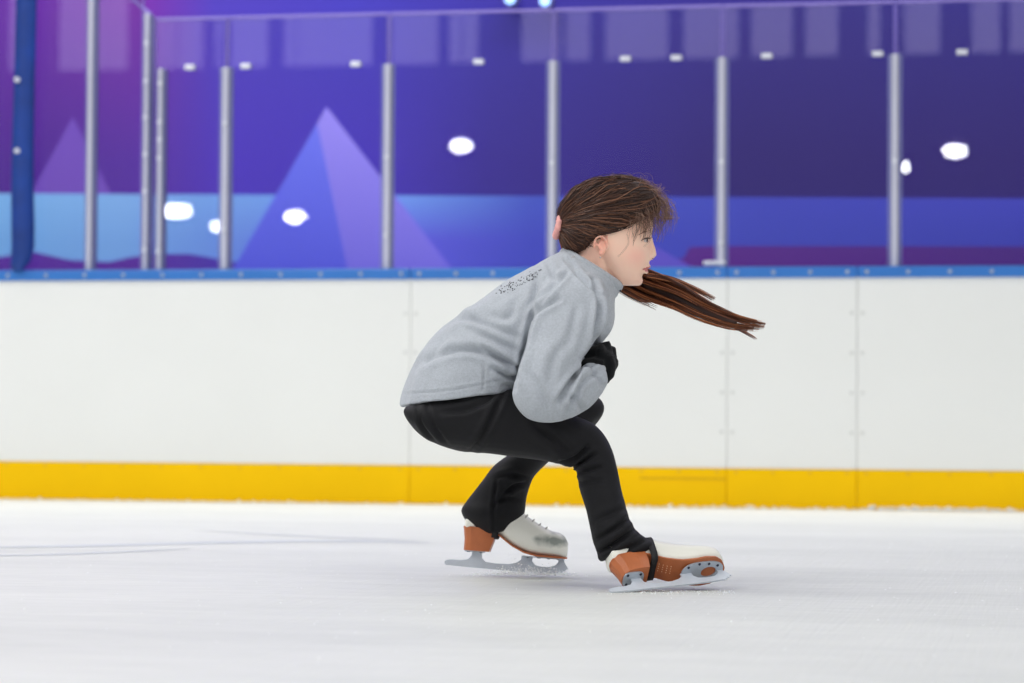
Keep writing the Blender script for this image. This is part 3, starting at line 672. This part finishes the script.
part('left_glove', remesh(bm, .004, 2), GLOVE)

# --- face details
def eye(sd):
    bm = bmesh.new(); sphere(bm, pt(642.2, 240.6, sd*.0295), .0125, 24); e = bmpart('eyeball', bm, mat('eye_white', (212, 198, 194), .25))
    bm = bmesh.new(); sphere(bm, pt(646.9, 240.5, sd*.0330), .0050, 16, (.5, 1, 1)); bmpart('iris', bm, mat('iris_brown', (50, 30, 22), .2), e)
    bm = bmesh.new()
    tube(bm, [pt(641.0, 240.6, sd*.0460), pt(644.5, 238.6, sd*.0445), pt(647.6, 238.0, sd*.0375), pt(649.6, 238.8, sd*.027)], [.0005, .0012, .0014, .0009], 6)
    for k in range(7):
        t = k/6; a = pt(643.5+t*5.6, 239.0-.7*t, sd*(.0445-.014*t)); b = pt(647+t*6, 237.9-.6*t, sd*(.048-.015*t)); tube(bm, [a, (a+b)/2+Vector((0, 0, -.0008)), b], [.0005, .0004, .0002], 4)
    bmpart('eyelash', bm, mat('lash', (52, 34, 30), .6), e)
    bm = bmesh.new(); tube(bm, [pt(638.5, 235, sd*.0565), pt(644, 231.8, sd*.0475), pt(649, 230.6, sd*.034), pt(651.5, 231.2, sd*.020)], [.0006, .0014, .0016, .0009], 6)
    bmpart('eyebrow', bm, mat('brow', (128, 92, 76), .8))
eye(-1); eye(1)
bm = bmesh.new(); sphere(bm, pt(652.6, 258.4, -.0080), .0017, 8); bmpart('nostril', bm, mat('nostril', (120, 60, 52), .7))
bm = bmesh.new(); sphere(bm, pt(612, 255.8, -.066), .0019, 10); 
for v in bm.verts: v.co += pt(600.5, 257.5, -.070)-pt(612, 255.8, -.066)
bmpart('earring', bm, mat('stud_silver', (200, 200, 205), .2, 1))

# --- hair
def hairmat(name, c1, c2, c3):
    m = bpy.data.materials.new(name); m.use_nodes = True; nt = m.node_tree; b = nt.nodes['Principled BSDF']; L = nt.links.new
    g = nt.nodes.new('ShaderNodeNewGeometry'); r = nt.nodes.new('ShaderNodeValToRGB'); el = r.color_ramp.elements
    el[0].color = (*lin(c1), 1); el[1].color = (*lin(c3), 1); q = el.new(.55); q.color = (*lin(c2), 1)
    L(g.outputs['Random Per Island'], r.inputs[0]); L(r.outputs[0], b.inputs['Base Color']); b.inputs['Roughness'].default_value = .42; b.inputs['Specular IOR Level'].default_value = .5
    return m
HAIRM = hairmat('brown_hair', (42, 25, 20), (76, 47, 36), (138, 94, 70))
TAILM = hairmat('lit_tail_hair', (58, 31, 22), (118, 64, 38), (196, 122, 74))  # brown strands; the brightest tones stand in for lit highlights on the tail
CAPM = mat('hair_base', (58, 38, 31), .6, noise=.3, nscale=80, stretch=(.3, 1, 1))
cap = [((558, 216), (561, 238), 6.2, .024), ((563, 205), (566, 250), 6.2, .044), ((574, 192), (580, 255), 6.2, .062), ((589, 184), (592, 247), 6.2, .073), ((605, 180), (604, 241), 6.2, .0785), ((620, 178.5), (617, 237), 6.2, .0785),
       ((634, 181), (630, 229), 6.2, .074), ((646, 186), (641, 222), 6.2, .064), ((656, 195), (651, 217), 6.2, .050), ((661, 204), (658, 213), 6.2, .026)]
bm = bmesh.new(); loft(bm, cap, power=2.9, seg=40)
capme = remesh(bm, .003, 4)
bvh = BVHTree.FromPolygons([v.co.copy() for v in capme.vertices], [tuple(p.vertices) for p in capme.polygons])
hair = part('hair', capme, CAPM)
def strands(paths, rad, name, m, parent, label=None):
    VV_ = []; FF = []; b0 = 0; ca = np.array([[math.cos(2*PI*k/3), math.sin(2*PI*k/3)] for k in range(3)])
    for pts in paths:
        pts = np.asarray(pts, float); n = len(pts); T = np.gradient(pts, axis=0); T /= np.linalg.norm(T, axis=1)[:, None]+1e-9
        ref = np.array([0, 1, 0.])+.3*rng.normal(size=3); A = np.cross(T, ref); A /= np.linalg.norm(A, axis=1)[:, None]+1e-9; B = np.cross(T, A)
        r = (rad*rng.uniform(.7, 1.3)*(1-.6*(np.arange(n)/(n-1))**6))[:, None, None]
        VV_.append((pts[:, None, :]+(A[:, None, :]*ca[None, :, :1]+B[:, None, :]*ca[None, :, 1:])*r).reshape(-1, 3))
        i = (np.arange(n-1)*3)[:, None]+b0; k = np.arange(3)[None, :]; k2 = (k+1) % 3
        FF.append(np.stack([i+k, i+k2, i+3+k2, i+3+k], -1).reshape(-1, 4)); b0 += n*3
    vs = np.concatenate(VV_).tolist(); fs = np.concatenate(FF).tolist()
    me = bpy.data.meshes.new(name); me.from_pydata(vs, [], fs); me.update()
    o = part(name, me, m, parent, label); o['kind'] = 'stuff'; return o
paths = []
K = np.array(P(562, 226, 6.19))
def root_pt(u):
    # hairline from the nape over the ear, temple, brow, to the crown parting
    H = [(568, 254, -.03), (580, 256, -.05), (590, 250, -.066), (600, 240, -.074), (612, 238, -.078), (622, 235, -.076), (632, 228, -.072), (643, 221, -.060), (653, 214, -.045), (659, 207, -.028), (660, 202, 0), (659, 207, .03)]
    A = catmull([list(P(a, b, TY+c)) for a, b, c in H], 8); k = u*(len(A)-1); i = int(k); return A[min(i, len(A)-1)]
CV = coords(capme)+np.array(BASE)
for k in range(2300):
    u = rng.uniform(0, 1); a = root_pt(u)+rng.normal(0, .003, 3)
    if k % 5 < 3:     # roots anywhere over the scalp
        a = CV[rng.integers(len(CV))]
        if a[0] < K[0]+.03: continue
    if k % 9 == 0: a[1] = 2*TY-a[1]
    t = np.linspace(0, 1, 14)[:, None]; mid = (a+K)/2 + np.array([0, (a[1]-TY)*.5, .012+.012*rng.normal()])
    L_ = (1-t)**2*a+2*t*(1-t)*mid+t*t*K; out = []
    ph = rng.uniform(0, 6); am = rng.uniform(.0008, .006); lift = abs(rng.normal(0, .0030))
    for i, p in enumerate(L_):
        h = bvh.find_nearest(Vector(p)); n_ = np.array(h[1]); ti = t[i, 0]
        q_ = np.array(h[0]) + n_*(.0006+lift*math.sin(PI*ti)); q_[2] += am*math.sin(ph+ti*7); out.append(q_)
    paths.append(out)
strands(paths, .00085, 'hair_strand', HAIRM, hair)
# flyaway wisps and curls round the brow
paths = []
SIL = catmull(np.array([(566, 204), (576, 191), (590, 183), (606, 179), (622, 178), (636, 181), (648, 187), (658, 197), (663, 208), (664, 220)], float), 8)
for k in range(520):       # loops of frizz springing off the outline of the head
    m_ = len(SIL)-1; i = int(rng.uniform(.05, 1)**.75*m_); j = int(np.clip(i+rng.integers(-16, 16), 0, m_)); a = SIL[i]; b = SIL[j]
    front = max(0, (a[0]-620)/44); cen_ = np.array([610, 222]); mid = (a+b)/2; o_ = (mid-cen_)/np.linalg.norm(mid-cen_)
    c = mid + o_*(abs(rng.normal(0, 3+8*front))+1); yy = rng.normal(0, .028); a = a+rng.normal(0, 1.5, 2); b = b+o_*rng.uniform(-3, 2+6*front); tt = rng.uniform(.6, 1); out = []
    for t in np.linspace(0, tt, 12):
        q_ = (1-t)**2*a+2*t*(1-t)*c+t*t*b; out.append(np.array(P(q_[0]+.5*math.sin(t*9+k), q_[1], TY+yy)))
    paths.append(out)
for k in range(360):   # fringe falling forward over brow and temple
    x0 = rng.uniform(626, 664); y0 = rng.uniform(192, 222); sg_ = rng.choice([-1, -1, 1]); yy = TY+sg_*(.074-.0011*(x0-628))*rng.uniform(.75, 1.03)
    a = np.array([x0, y0]); b = np.array([x0+rng.uniform(-6, 14), rng.uniform(218, 243) if x0 < 655 else rng.uniform(214, 236)]); c = np.array([max(a[0], b[0])+rng.uniform(2, 12), (a[1]+b[1])/2-3])
    out = []
    for t in np.linspace(0, 1, 11):
        q_ = (1-t)**2*a+2*t*(1-t)*c+t*t*b; out.append(np.array(P(q_[0], q_[1], yy-(.006 if yy < TY else -.006)*math.sin(t*PI))))
    paths.append(out)
for pl_, dy_ in (([(627, 234), (628, 243), (623, 251), (617, 257)], -.072), ([(632, 232), (634, 238), (633, 246)], -.072), ([(646, 222), (651, 229), (650, 240), (644, 247)], -.056), ([(575, 256), (570, 262), (566, 268)], -.06)):
    for j in range(2):
        A = catmull(np.array(pl_, float)+rng.normal(0, .5, 2), 5); paths.append([np.array(P(q_[0], q_[1], TY+dy_)) for q_ in A])
strands(paths, .00036, 'flyaway_hair', hairmat('wisp_hair', (90, 62, 52), (130, 98, 84), (165, 132, 112)), hair, 'loose wisps curling over the brow')
# ponytail: from the band at the back of the head, round the far side of the neck, streaming right
top = [(561, 226), (566, 244), (590, 258), (620, 262), (648, 271), (680, 284), (712, 302), (742, 315), (769, 323)]
bot = [(560, 232), (564, 254), (588, 276), (618, 288), (645, 302), (672, 311), (700, 322), (735, 331), (766, 331)]
dep = [6.19, 6.235, 6.30, 6.33, 6.32, 6.29, 6.26, 6.24, 6.22]
Tp, Bt, Dp = catmull(np.array(top, float), 6), catmull(np.array(bot, float), 6), catmull(np.array(dep)[:, None], 6)[:, 0]
paths = []; nn = len(Tp); clumps = [(rng.uniform(.05, .95), rng.uniform(-.02, .02), rng.choice([.72, .84, .90, .95, .98, 1.0])) for _ in range(26)]
for k in range(1500):
    cu, cd, ce = clumps[rng.integers(26)]; u = np.clip(cu+rng.normal(0, .05), -.03, 1.03); dy = cd+rng.normal(0, .004)
    end = ce*(1-abs(rng.normal(0, .12))) if k % 4 else rng.uniform(.5, .97)
    m = int(nn*end); out = []; ph = rng.uniform(0, 6); wv = rng.uniform(.2, 1.1)
    u2 = cu+(u-cu)*.12
    ii = np.arange(0, m); t = ii/(nn-1); uu = u + (u2-u)*t + .13*np.sin(t*8+cu*14)*t*(1-t)*2
    q_ = Tp[ii]*(1-uu)[:, None]+Bt[ii]*uu[:, None]
    out = Pn(q_[:, 0], q_[:, 1]+wv*np.sin(ph+t*13), Dp[ii]+dy*(.4+np.sin(PI*np.minimum(t+.1, 1))))
    if len(out) > 4: paths.append(out)
# stray lock springing off the top, and a lock under the chin
for pl_, n_ in (([(648, 275), (672, 280), (696, 290), (717, 301)], 60), ([(606, 288), (625, 290), (640, 298), (652, 302)], 50), ([(612, 284), (628, 295), (660, 310)], 20), ([(730, 325), (748, 334), (757, 340)], 8)):
    for j in range(n_):
        A = catmull(np.array(pl_, float)+rng.normal(0, 1.4, 2)*np.array([1, .9]), 5); A = A[:int(len(A)*rng.uniform(.75, 1))]
        yy = 6.29+rng.normal(0, .006); paths.append([np.array(P(q_[0], q_[1], yy)) for q_ in A])
pt_me = None
TR = [((562, 227), (561, 233), 6.19, .010), ((570, 246), (568, 254), 6.24, .014), ((590, 261), (588, 272), 6.30, .016), ((620, 267), (618, 282), 6.33, .018), ((650, 279), (647, 296), 6.32, .016), ((682, 292), (676, 307), 6.29, .012), ((712, 308), (706, 318), 6.26, .008), ((738, 321), (734, 327), 6.24, .004)]
bm = bmesh.new(); loft(bm, TR); tail = bmpart('ponytail', bm, mat('tail_core', (64, 36, 25), .6, noise=.4, nscale=60, stretch=(.2, 1, 1.5)))
strands(paths, .00085, 'ponytail_strand', TAILM, tail)
# scrunchie
bm = bmesh.new(); c = P(561, 227, 6.185); A_ = []
for k in range(25):
    a = 2*PI*k/24; A_.append(c + Vector((-.006+.005*math.sin(a*1), .021*math.cos(a), .021*math.sin(a))))
tube(bm, A_, [.0075+.002*math.sin(k*2.6) for k in range(25)], 10)
bmpart('scrunchie', bm, mat('pink_scrunchie', (246, 178, 172), .8, noise=.25, nscale=90), hair, 'pale pink scrunchie')

# --- figure skates --------------------------------------------------
LEA = mat('white_boot_leather', (242, 241, 230), .42, noise=.06, nscale=14, bump=.05, bscale=60)
def boot_scuffed():
    m = mat('scuffed_boot_leather', (228, 228, 216), .42, bump=.05, bscale=60); nt = m.node_tree; b = nt.nodes['Principled BSDF']; L = nt.links.new
    tc = nt.nodes.new('ShaderNodeTexCoord'); n = nt.nodes.new('ShaderNodeTexNoise'); n.inputs['Scale'].default_value = 26; n.inputs['Detail'].default_value = 5; L(tc.outputs['Object'], n.inputs['Vector'])
    sx = nt.nodes.new('ShaderNodeSeparateXYZ'); L(tc.outputs['Object'], sx.inputs[0])
    # worn zone: the side of the toe box
    def bump_(src, c, w_):
        s = nt.nodes.new('ShaderNodeMath'); s.operation = 'SUBTRACT'; L(src, s.inputs[0]); s.inputs[1].default_value = c
        q = nt.nodes.new('ShaderNodeMath'); q.operation = 'DIVIDE'; L(s.outputs[0], q.inputs[0]); q.inputs[1].default_value = w_
        a = nt.nodes.new('ShaderNodeMath'); a.operation = 'ABSOLUTE'; L(q.outputs[0], a.inputs[0])
        z = nt.nodes.new('ShaderNodeMath'); z.operation = 'SUBTRACT'; z.use_clamp = True; z.inputs[0].default_value = 1; L(a.outputs[0], z.inputs[1]); return z.outputs[0]
    k = nt.nodes.new('ShaderNodeMath'); k.operation = 'MULTIPLY'; L(bump_(sx.outputs[0], .104, .072), k.inputs[0]); L(bump_(sx.outputs[2], .080, .030), k.inputs[1])
    k2 = nt.nodes.new('ShaderNodeMath'); k2.operation = 'MULTIPLY'; L(k.outputs[0], k2.inputs[0]); L(n.outputs[0], k2.inputs[1])
    r = nt.nodes.new('ShaderNodeValToRGB'); r.color_ramp.elements[0].position = .14; r.color_ramp.elements[1].position = .32
    r.color_ramp.elements[0].color = (*lin((246, 245, 234)), 1); r.color_ramp.elements[1].color = (*lin((150, 156, 148)), 1); L(k2.outputs[0], r.inputs[0]); L(r.outputs[0], b.inputs['Base Color'])
    return m
SOLE = mat('tan_leather_sole', (190, 108, 62), .45, noise=.18, nscale=30, bump=.05)
STEEL = mat('blade_steel', (216, 223, 232), .32, .25, noise=.12, nscale=30)
PLATE = mat('mount_plate', (182, 190, 200), .35, .4)
HOLE = mat('screw_dark', (34, 38, 60), .5)
LACE = mat('boot_lace', (206, 204, 196), .8); HOOK = mat('hook_metal', (110, 108, 110), .35, .8)
def sole_w(x):   # half width of the sole outline
    X = [-.108, -.104, -.09, -.06, -.03, 0, .03, .06, .09, .115, .132, .141]; W = [.004, .016, .026, .030, .0285, .028, .030, .034, .038, .035, .023, .004]
    return float(np.interp(x, X, W))
def sole_z(x):   # underside height
    return float(np.interp(x, [-.11, -.045, -.02, .01, .04, .07, .145], [.092, .090, .078, .058, .044, .0385, .0385]))
def skate(label, scuff, M):
    root = empty('skate', (0, 0, 0)); root.name = 'ice_skate'; root.parent = person; root['label'] = label
    root.matrix_local = Matrix.Translation(-BASE) @ M
    def b_(name, bm, m, smooth=False, lab=None):
        o = bmobj(name, bm, m, root, smooth=smooth)
        if lab: o['label'] = lab
        return o
    # boot
    xs = [(-.1045, .095, .118, .010), (-.102, .091, .128, .024), (-.094, .089, .150, .030), (-.075, .089, .175, .033), (-.050, .088, .190, .034), (-.025, .081, .186, .0335), (-.005, .070, .168, .0335), (.015, .058, .150, .034),
          (.035, .050, .134, .036), (.055, .044, .122, .0385), (.078, .0415, .110, .041), (.100, .041, .101, .041), (.118, .041, .098, .038), (.132, .0415, .090, .031), (.1400, .044, .076, .018)]
    bm = bmesh.new(); R = catmull([list(x) for x in xs], 3); seg = 28; rings = []
    for x, za, zb, w_ in R:
        ring = []
        for k in range(seg):
            th = 2*PI*k/seg; c_, s_ = math.cos(th), math.sin(th); pw = 2.9 if s_ < 0 else 2.15; f_ = (abs(c_)**pw+abs(s_)**pw)**(-1/pw)
            ww = w_ * (1 - .22*max(0, s_))
            ring.append(bm.verts.new((x, ww*c_*f_, (za+zb)/2+(zb-za)/2*s_*f_)))
        rings.append(ring)
    for i in range(len(rings)-1):
        for k in range(seg): bm.faces.new((rings[i][k], rings[i][(k+1) % seg], rings[i+1][(k+1) % seg], rings[i+1][k]))
    bm.faces.new(rings[0][::-1]); bm.faces.new(rings[-1]); b_('boot_upper', bm, boot_scuffed() if scuff else LEA, True)
    # sole and stacked heel
    bm = bmesh.new(); X = np.linspace(-.108, .141, 46)
    T = [[(x, s*sole_w(x), sole_z(x)+o_) for x in X] for s in (-1, 1) for o_ in (0, .0045)]
    VV = [[bm.verts.new(p) for p in row] for row in T]
    a0, a1, c0_, c1_ = VV
    for i in range(len(X)-1):
        for u_, v_ in ((a0, c0_), (c1_, a1), (a1, a0), (c0_, c1_)): bm.faces.new((u_[i], u_[i+1], v_[i+1], v_[i]))
    bm.faces.new((a0[0], a1[0], c1_[0], c0_[0])); bm.faces.new((a0[-1], c0_[-1], c1_[-1], a1[-1])); b_('sole', bm, SOLE)
    bm = bmesh.new(); top_o = []; n = 24
    def outl(z, x1, k):
        pts = []
        Xs = np.linspace(-.107, x1, 14)
        for x in Xs: pts.append((x+(.004 if k < 1 else 0), sole_w(x)*k, z))
        for x in Xs[::-1]: pts.append((x+(.004 if k < 1 else 0), -sole_w(x)*k, z))
        return pts
    A1 = [bm.verts.new(p) for p in outl(.093, -.030, 1.0)]; A2 = [bm.verts.new(p) for p in outl(.0655, -.038, .97)]; A3 = [bm.verts.new(p) for p in outl(.040, -.046, .93)]
    for P1, P2 in ((A1, A2), (A2, A3)):
        for i in range(len(P1)): bm.faces.new((P1[i], P1[(i+1) % len(P1)], P2[(i+1) % len(P1)], P2[i]))
    bm.faces.new(A1); bm.faces.new(A3[::-1]); b_('heel', bm, SOLE)
    # blade: steel runner with toe picks and stanchions
    bm = bmesh.new()
    run = [(-.146, .0055), (-.143, .0015), (-.10, .0004), (0, 0), (.09, .0006), (.122, .0035), (.126, .0015), (.128, .006), (.1325, .0045), (.1335, .010), (.139, .0085), (.141, .014), (.1465, .0145), (.143, .020), (.136, .030), (.1335, .0375),
           (.121, .0375), (.121, .030), (.115, .022), (.105, .017), (.085, .0155), (.068, .018), (.060, .026), (.060, .0375), (.034, .0375), (.033, .028), (.022, .020), (.005, .0155), (-.030, .0145), (-.050, .0165), (-.0585, .024), (-.0605, .0395), (-.083, .0395), (-.084, .028), (-.092, .019), (-.108, .0155), (-.130, .0155), (-.141, .0135), (-.146, .010)]
    prism(bm, run, -.0019, .0019); b_('blade', bm, STEEL)
    # mounting plates with screw heads
    def plate(name, pts, z, hole=None):
        bm = bmesh.new()
        if hole:
            n = len(pts); V0 = [bm.verts.new((x, y, z)) for x, y in pts]; H0 = [bm.verts.new((x, y, z)) for x, y in hole]; V1 = [bm.verts.new((x, y, z+.0025)) for x, y in pts]; H1 = [bm.verts.new((x, y, z+.0025)) for x, y in hole]
            for i in range(n):
                j = (i+1) % n
                for q_ in ((V0[i], V0[j], H0[j], H0[i]), (V1[i], H1[i], H1[j], V1[j]), (V0[i], V1[i], V1[j], V0[j]), (H0[i], H0[j], H1[j], H1[i])): bm.faces.new(q_)
        else:
            V0 = [bm.verts.new((x, y, z)) for x, y in pts]; V1 = [bm.verts.new((x, y, z+.0025)) for x, y in pts]; n = len(pts)
            bm.faces.new(V0); bm.faces.new(V1[::-1])
            for i in range(n): bm.faces.new((V0[i], V1[i], V1[(i+1) % n], V0[(i+1) % n]))
        return b_(name, bm, PLATE)
    el = [(.086+.050*math.copysign(abs(math.cos(a))**.75, math.cos(a)), .028*math.copysign(abs(math.sin(a))**.8, math.sin(a))) for a in [2*PI*k/32 for k in range(32)]]
    ho = [(.101+.018*math.cos(a), .013*math.sin(a)) for a in [2*PI*k/32 for k in range(32)]]
    fp = plate('toe_plate', el, .0358, ho)
    el2 = [(-.077+.024*math.copysign(abs(math.cos(a))**.6, math.cos(a)), .019*math.copysign(abs(math.sin(a))**.6, math.sin(a))) for a in [2*PI*k/28 for k in range(28)]]
    hp = plate('heel_plate', el2, .0372)
    for parent_, z, L_ in ((fp, .0354, [(.050, .017), (.050, -.017), (.075, .023), (.075, -.023), (.098, .0215), (.098, -.0215), (.120, .015), (.120, -.015)]), (hp, .0368, [(-.092, .012), (-.092, -.012), (-.062, .012), (-.062, -.012)])):
        bm = bmesh.new()
        for x, y in L_: cyl(bm, (x, y, z), .0030, .0016, 'z', 10)
        bmobj('plate_screw', bm, HOLE, root)
    # sole stamp: rows of small pale dots
    bm = bmesh.new()
    for i in range(5):
        for j in range(4):
            x = -.012+.0075*i; sphere(bm, (x, -.010+.0058*j, sole_z(x)-.0003), .0011, 6)
    b_('sole_stamp', bm, mat('stamp_pale', (232, 190, 150), .5), lab='pale dots stamped on the sole')
    # laces and hooks
    bm = bmesh.new(); bh = bmesh.new()
    for i, x in enumerate((.022, .038, .054, .070, .086)):
        zt_ = float(np.interp(x, [q_[0] for q_ in xs], [q_[2] for q_ in xs]))
        tube(bm, [(x-.004, -.020, zt_-.012), (x, -.012, zt_-.0015), (x+.002, 0, zt_+.0022), (x, .012, zt_-.0015), (x-.004, .020, zt_-.012)], .0019, 6)
        for s in (-1, 1): cyl(bh, (x-.005, s*.0215, zt_-.016), .0024, .004, 'y', 8)
    b_('lace', bm, LACE, True); b_('lace_hook', bh, HOOK)
    return root
# --- place the two skates
def frame(px, py, Y, yaw, pitch, tilt):
    return Matrix.Translation(P(px, py, Y)) @ Matrix.Rotation(yaw, 4, 'Z') @ Matrix.Rotation(-pitch, 4, 'Y') @ Matrix.Rotation(-tilt, 4, 'X')
R_ = math.radians
far_sk = skate('left skate, upright, white boot scuffed grey at the toe', True, frame(506, 570.5, 6.50, R_(-4), R_(-4.2), R_(3)))
near_sk = skate('right skate tipped on its side, tan sole and mounting plates showing', False, frame(673, 586.3, 5.985, R_(23), R_(4.6), R_(57)) @ Matrix.Scale(1.02, 4))
# elastic stirrup straps holding the trouser hems under the boots
def strap(Mx, x, z_lo, z_hi, hw, label=None):
    bm = bmesh.new(); pts = []
    for k in range(33):
        a = 2*PI*k/32; c_, s_ = math.cos(a), math.sin(a); f_ = (abs(c_)**5+abs(s_)**5)**(-1/5)
        pts.append(Vector((x+.010*s_, hw*c_*f_, (z_lo+z_hi)/2+(z_hi-z_lo)/2*s_*f_)))
    V0 = []
    for p in pts[:-1]:
        o_ = Vector((0, p.y, p.z-(z_lo+z_hi)/2)).normalized()*.0014
        V0.append([bm.verts.new(Mx @ (p+q_)) for q_ in (Vector((-.0075, 0, 0))-o_, Vector((.0075, 0, 0))-o_, Vector((.0075, 0, 0))+o_, Vector((-.0075, 0, 0))+o_)])
    for i in range(32):
        for k in range(4): bm.faces.new((V0[i][k], V0[i][(k+1) % 4], V0[(i+1) % 32][(k+1) % 4], V0[(i+1) % 32][k]))
    o = bmpart('stirrup_strap', bm, mat('black_elastic', (18, 18, 20), .7), tr)
MN = frame(673, 586.3, 5.985, R_(23), R_(4.6), R_(57)) @ Matrix.Scale(1.02, 4); MF = frame(506, 570.5, 6.50, R_(-4), R_(-4.2), R_(3))
strap(MN, -.012, .062, .140, .0350); strap(MF, -.024, .072, .165, .037)

# ice spray thrown up around the far blade
GC = []; GR_ = []
for k in range(1500):
    x = rng.normal(526, 24); h = abs(rng.normal(0, 5))*math.exp(-((x-525)/40)**2); r = float(abs(rng.normal(0, .0007))+.0004)
    q = P(x, 575-h, 6.47+rng.normal(0, .05)); q.z = max(q.z, r*.5); GC.append(q); GR_.append(r)
for k in range(260):
    q = P(rng.uniform(606, 735), 589, 5.97+rng.normal(0, .04)); q.z = .0008; GC.append(q); GR_.append(float(rng.uniform(.0006, .0016)))
for k in range(240):       # loose crumbs left on the ice
    q = P(rng.uniform(-40, 1060), rng.uniform(560, 700), 6); d_ = rng.uniform(4.2, 8.5); q.y = d_; q.x *= d_/6; q.z = .0004; GC.append(q); GR_.append(float(rng.uniform(.0006, .0018)))
tag(grains('ice_spray', GC, GR_, SNOW), 'fine ice chips scraped up around the skate blades', 'snow', None, 'stuff')
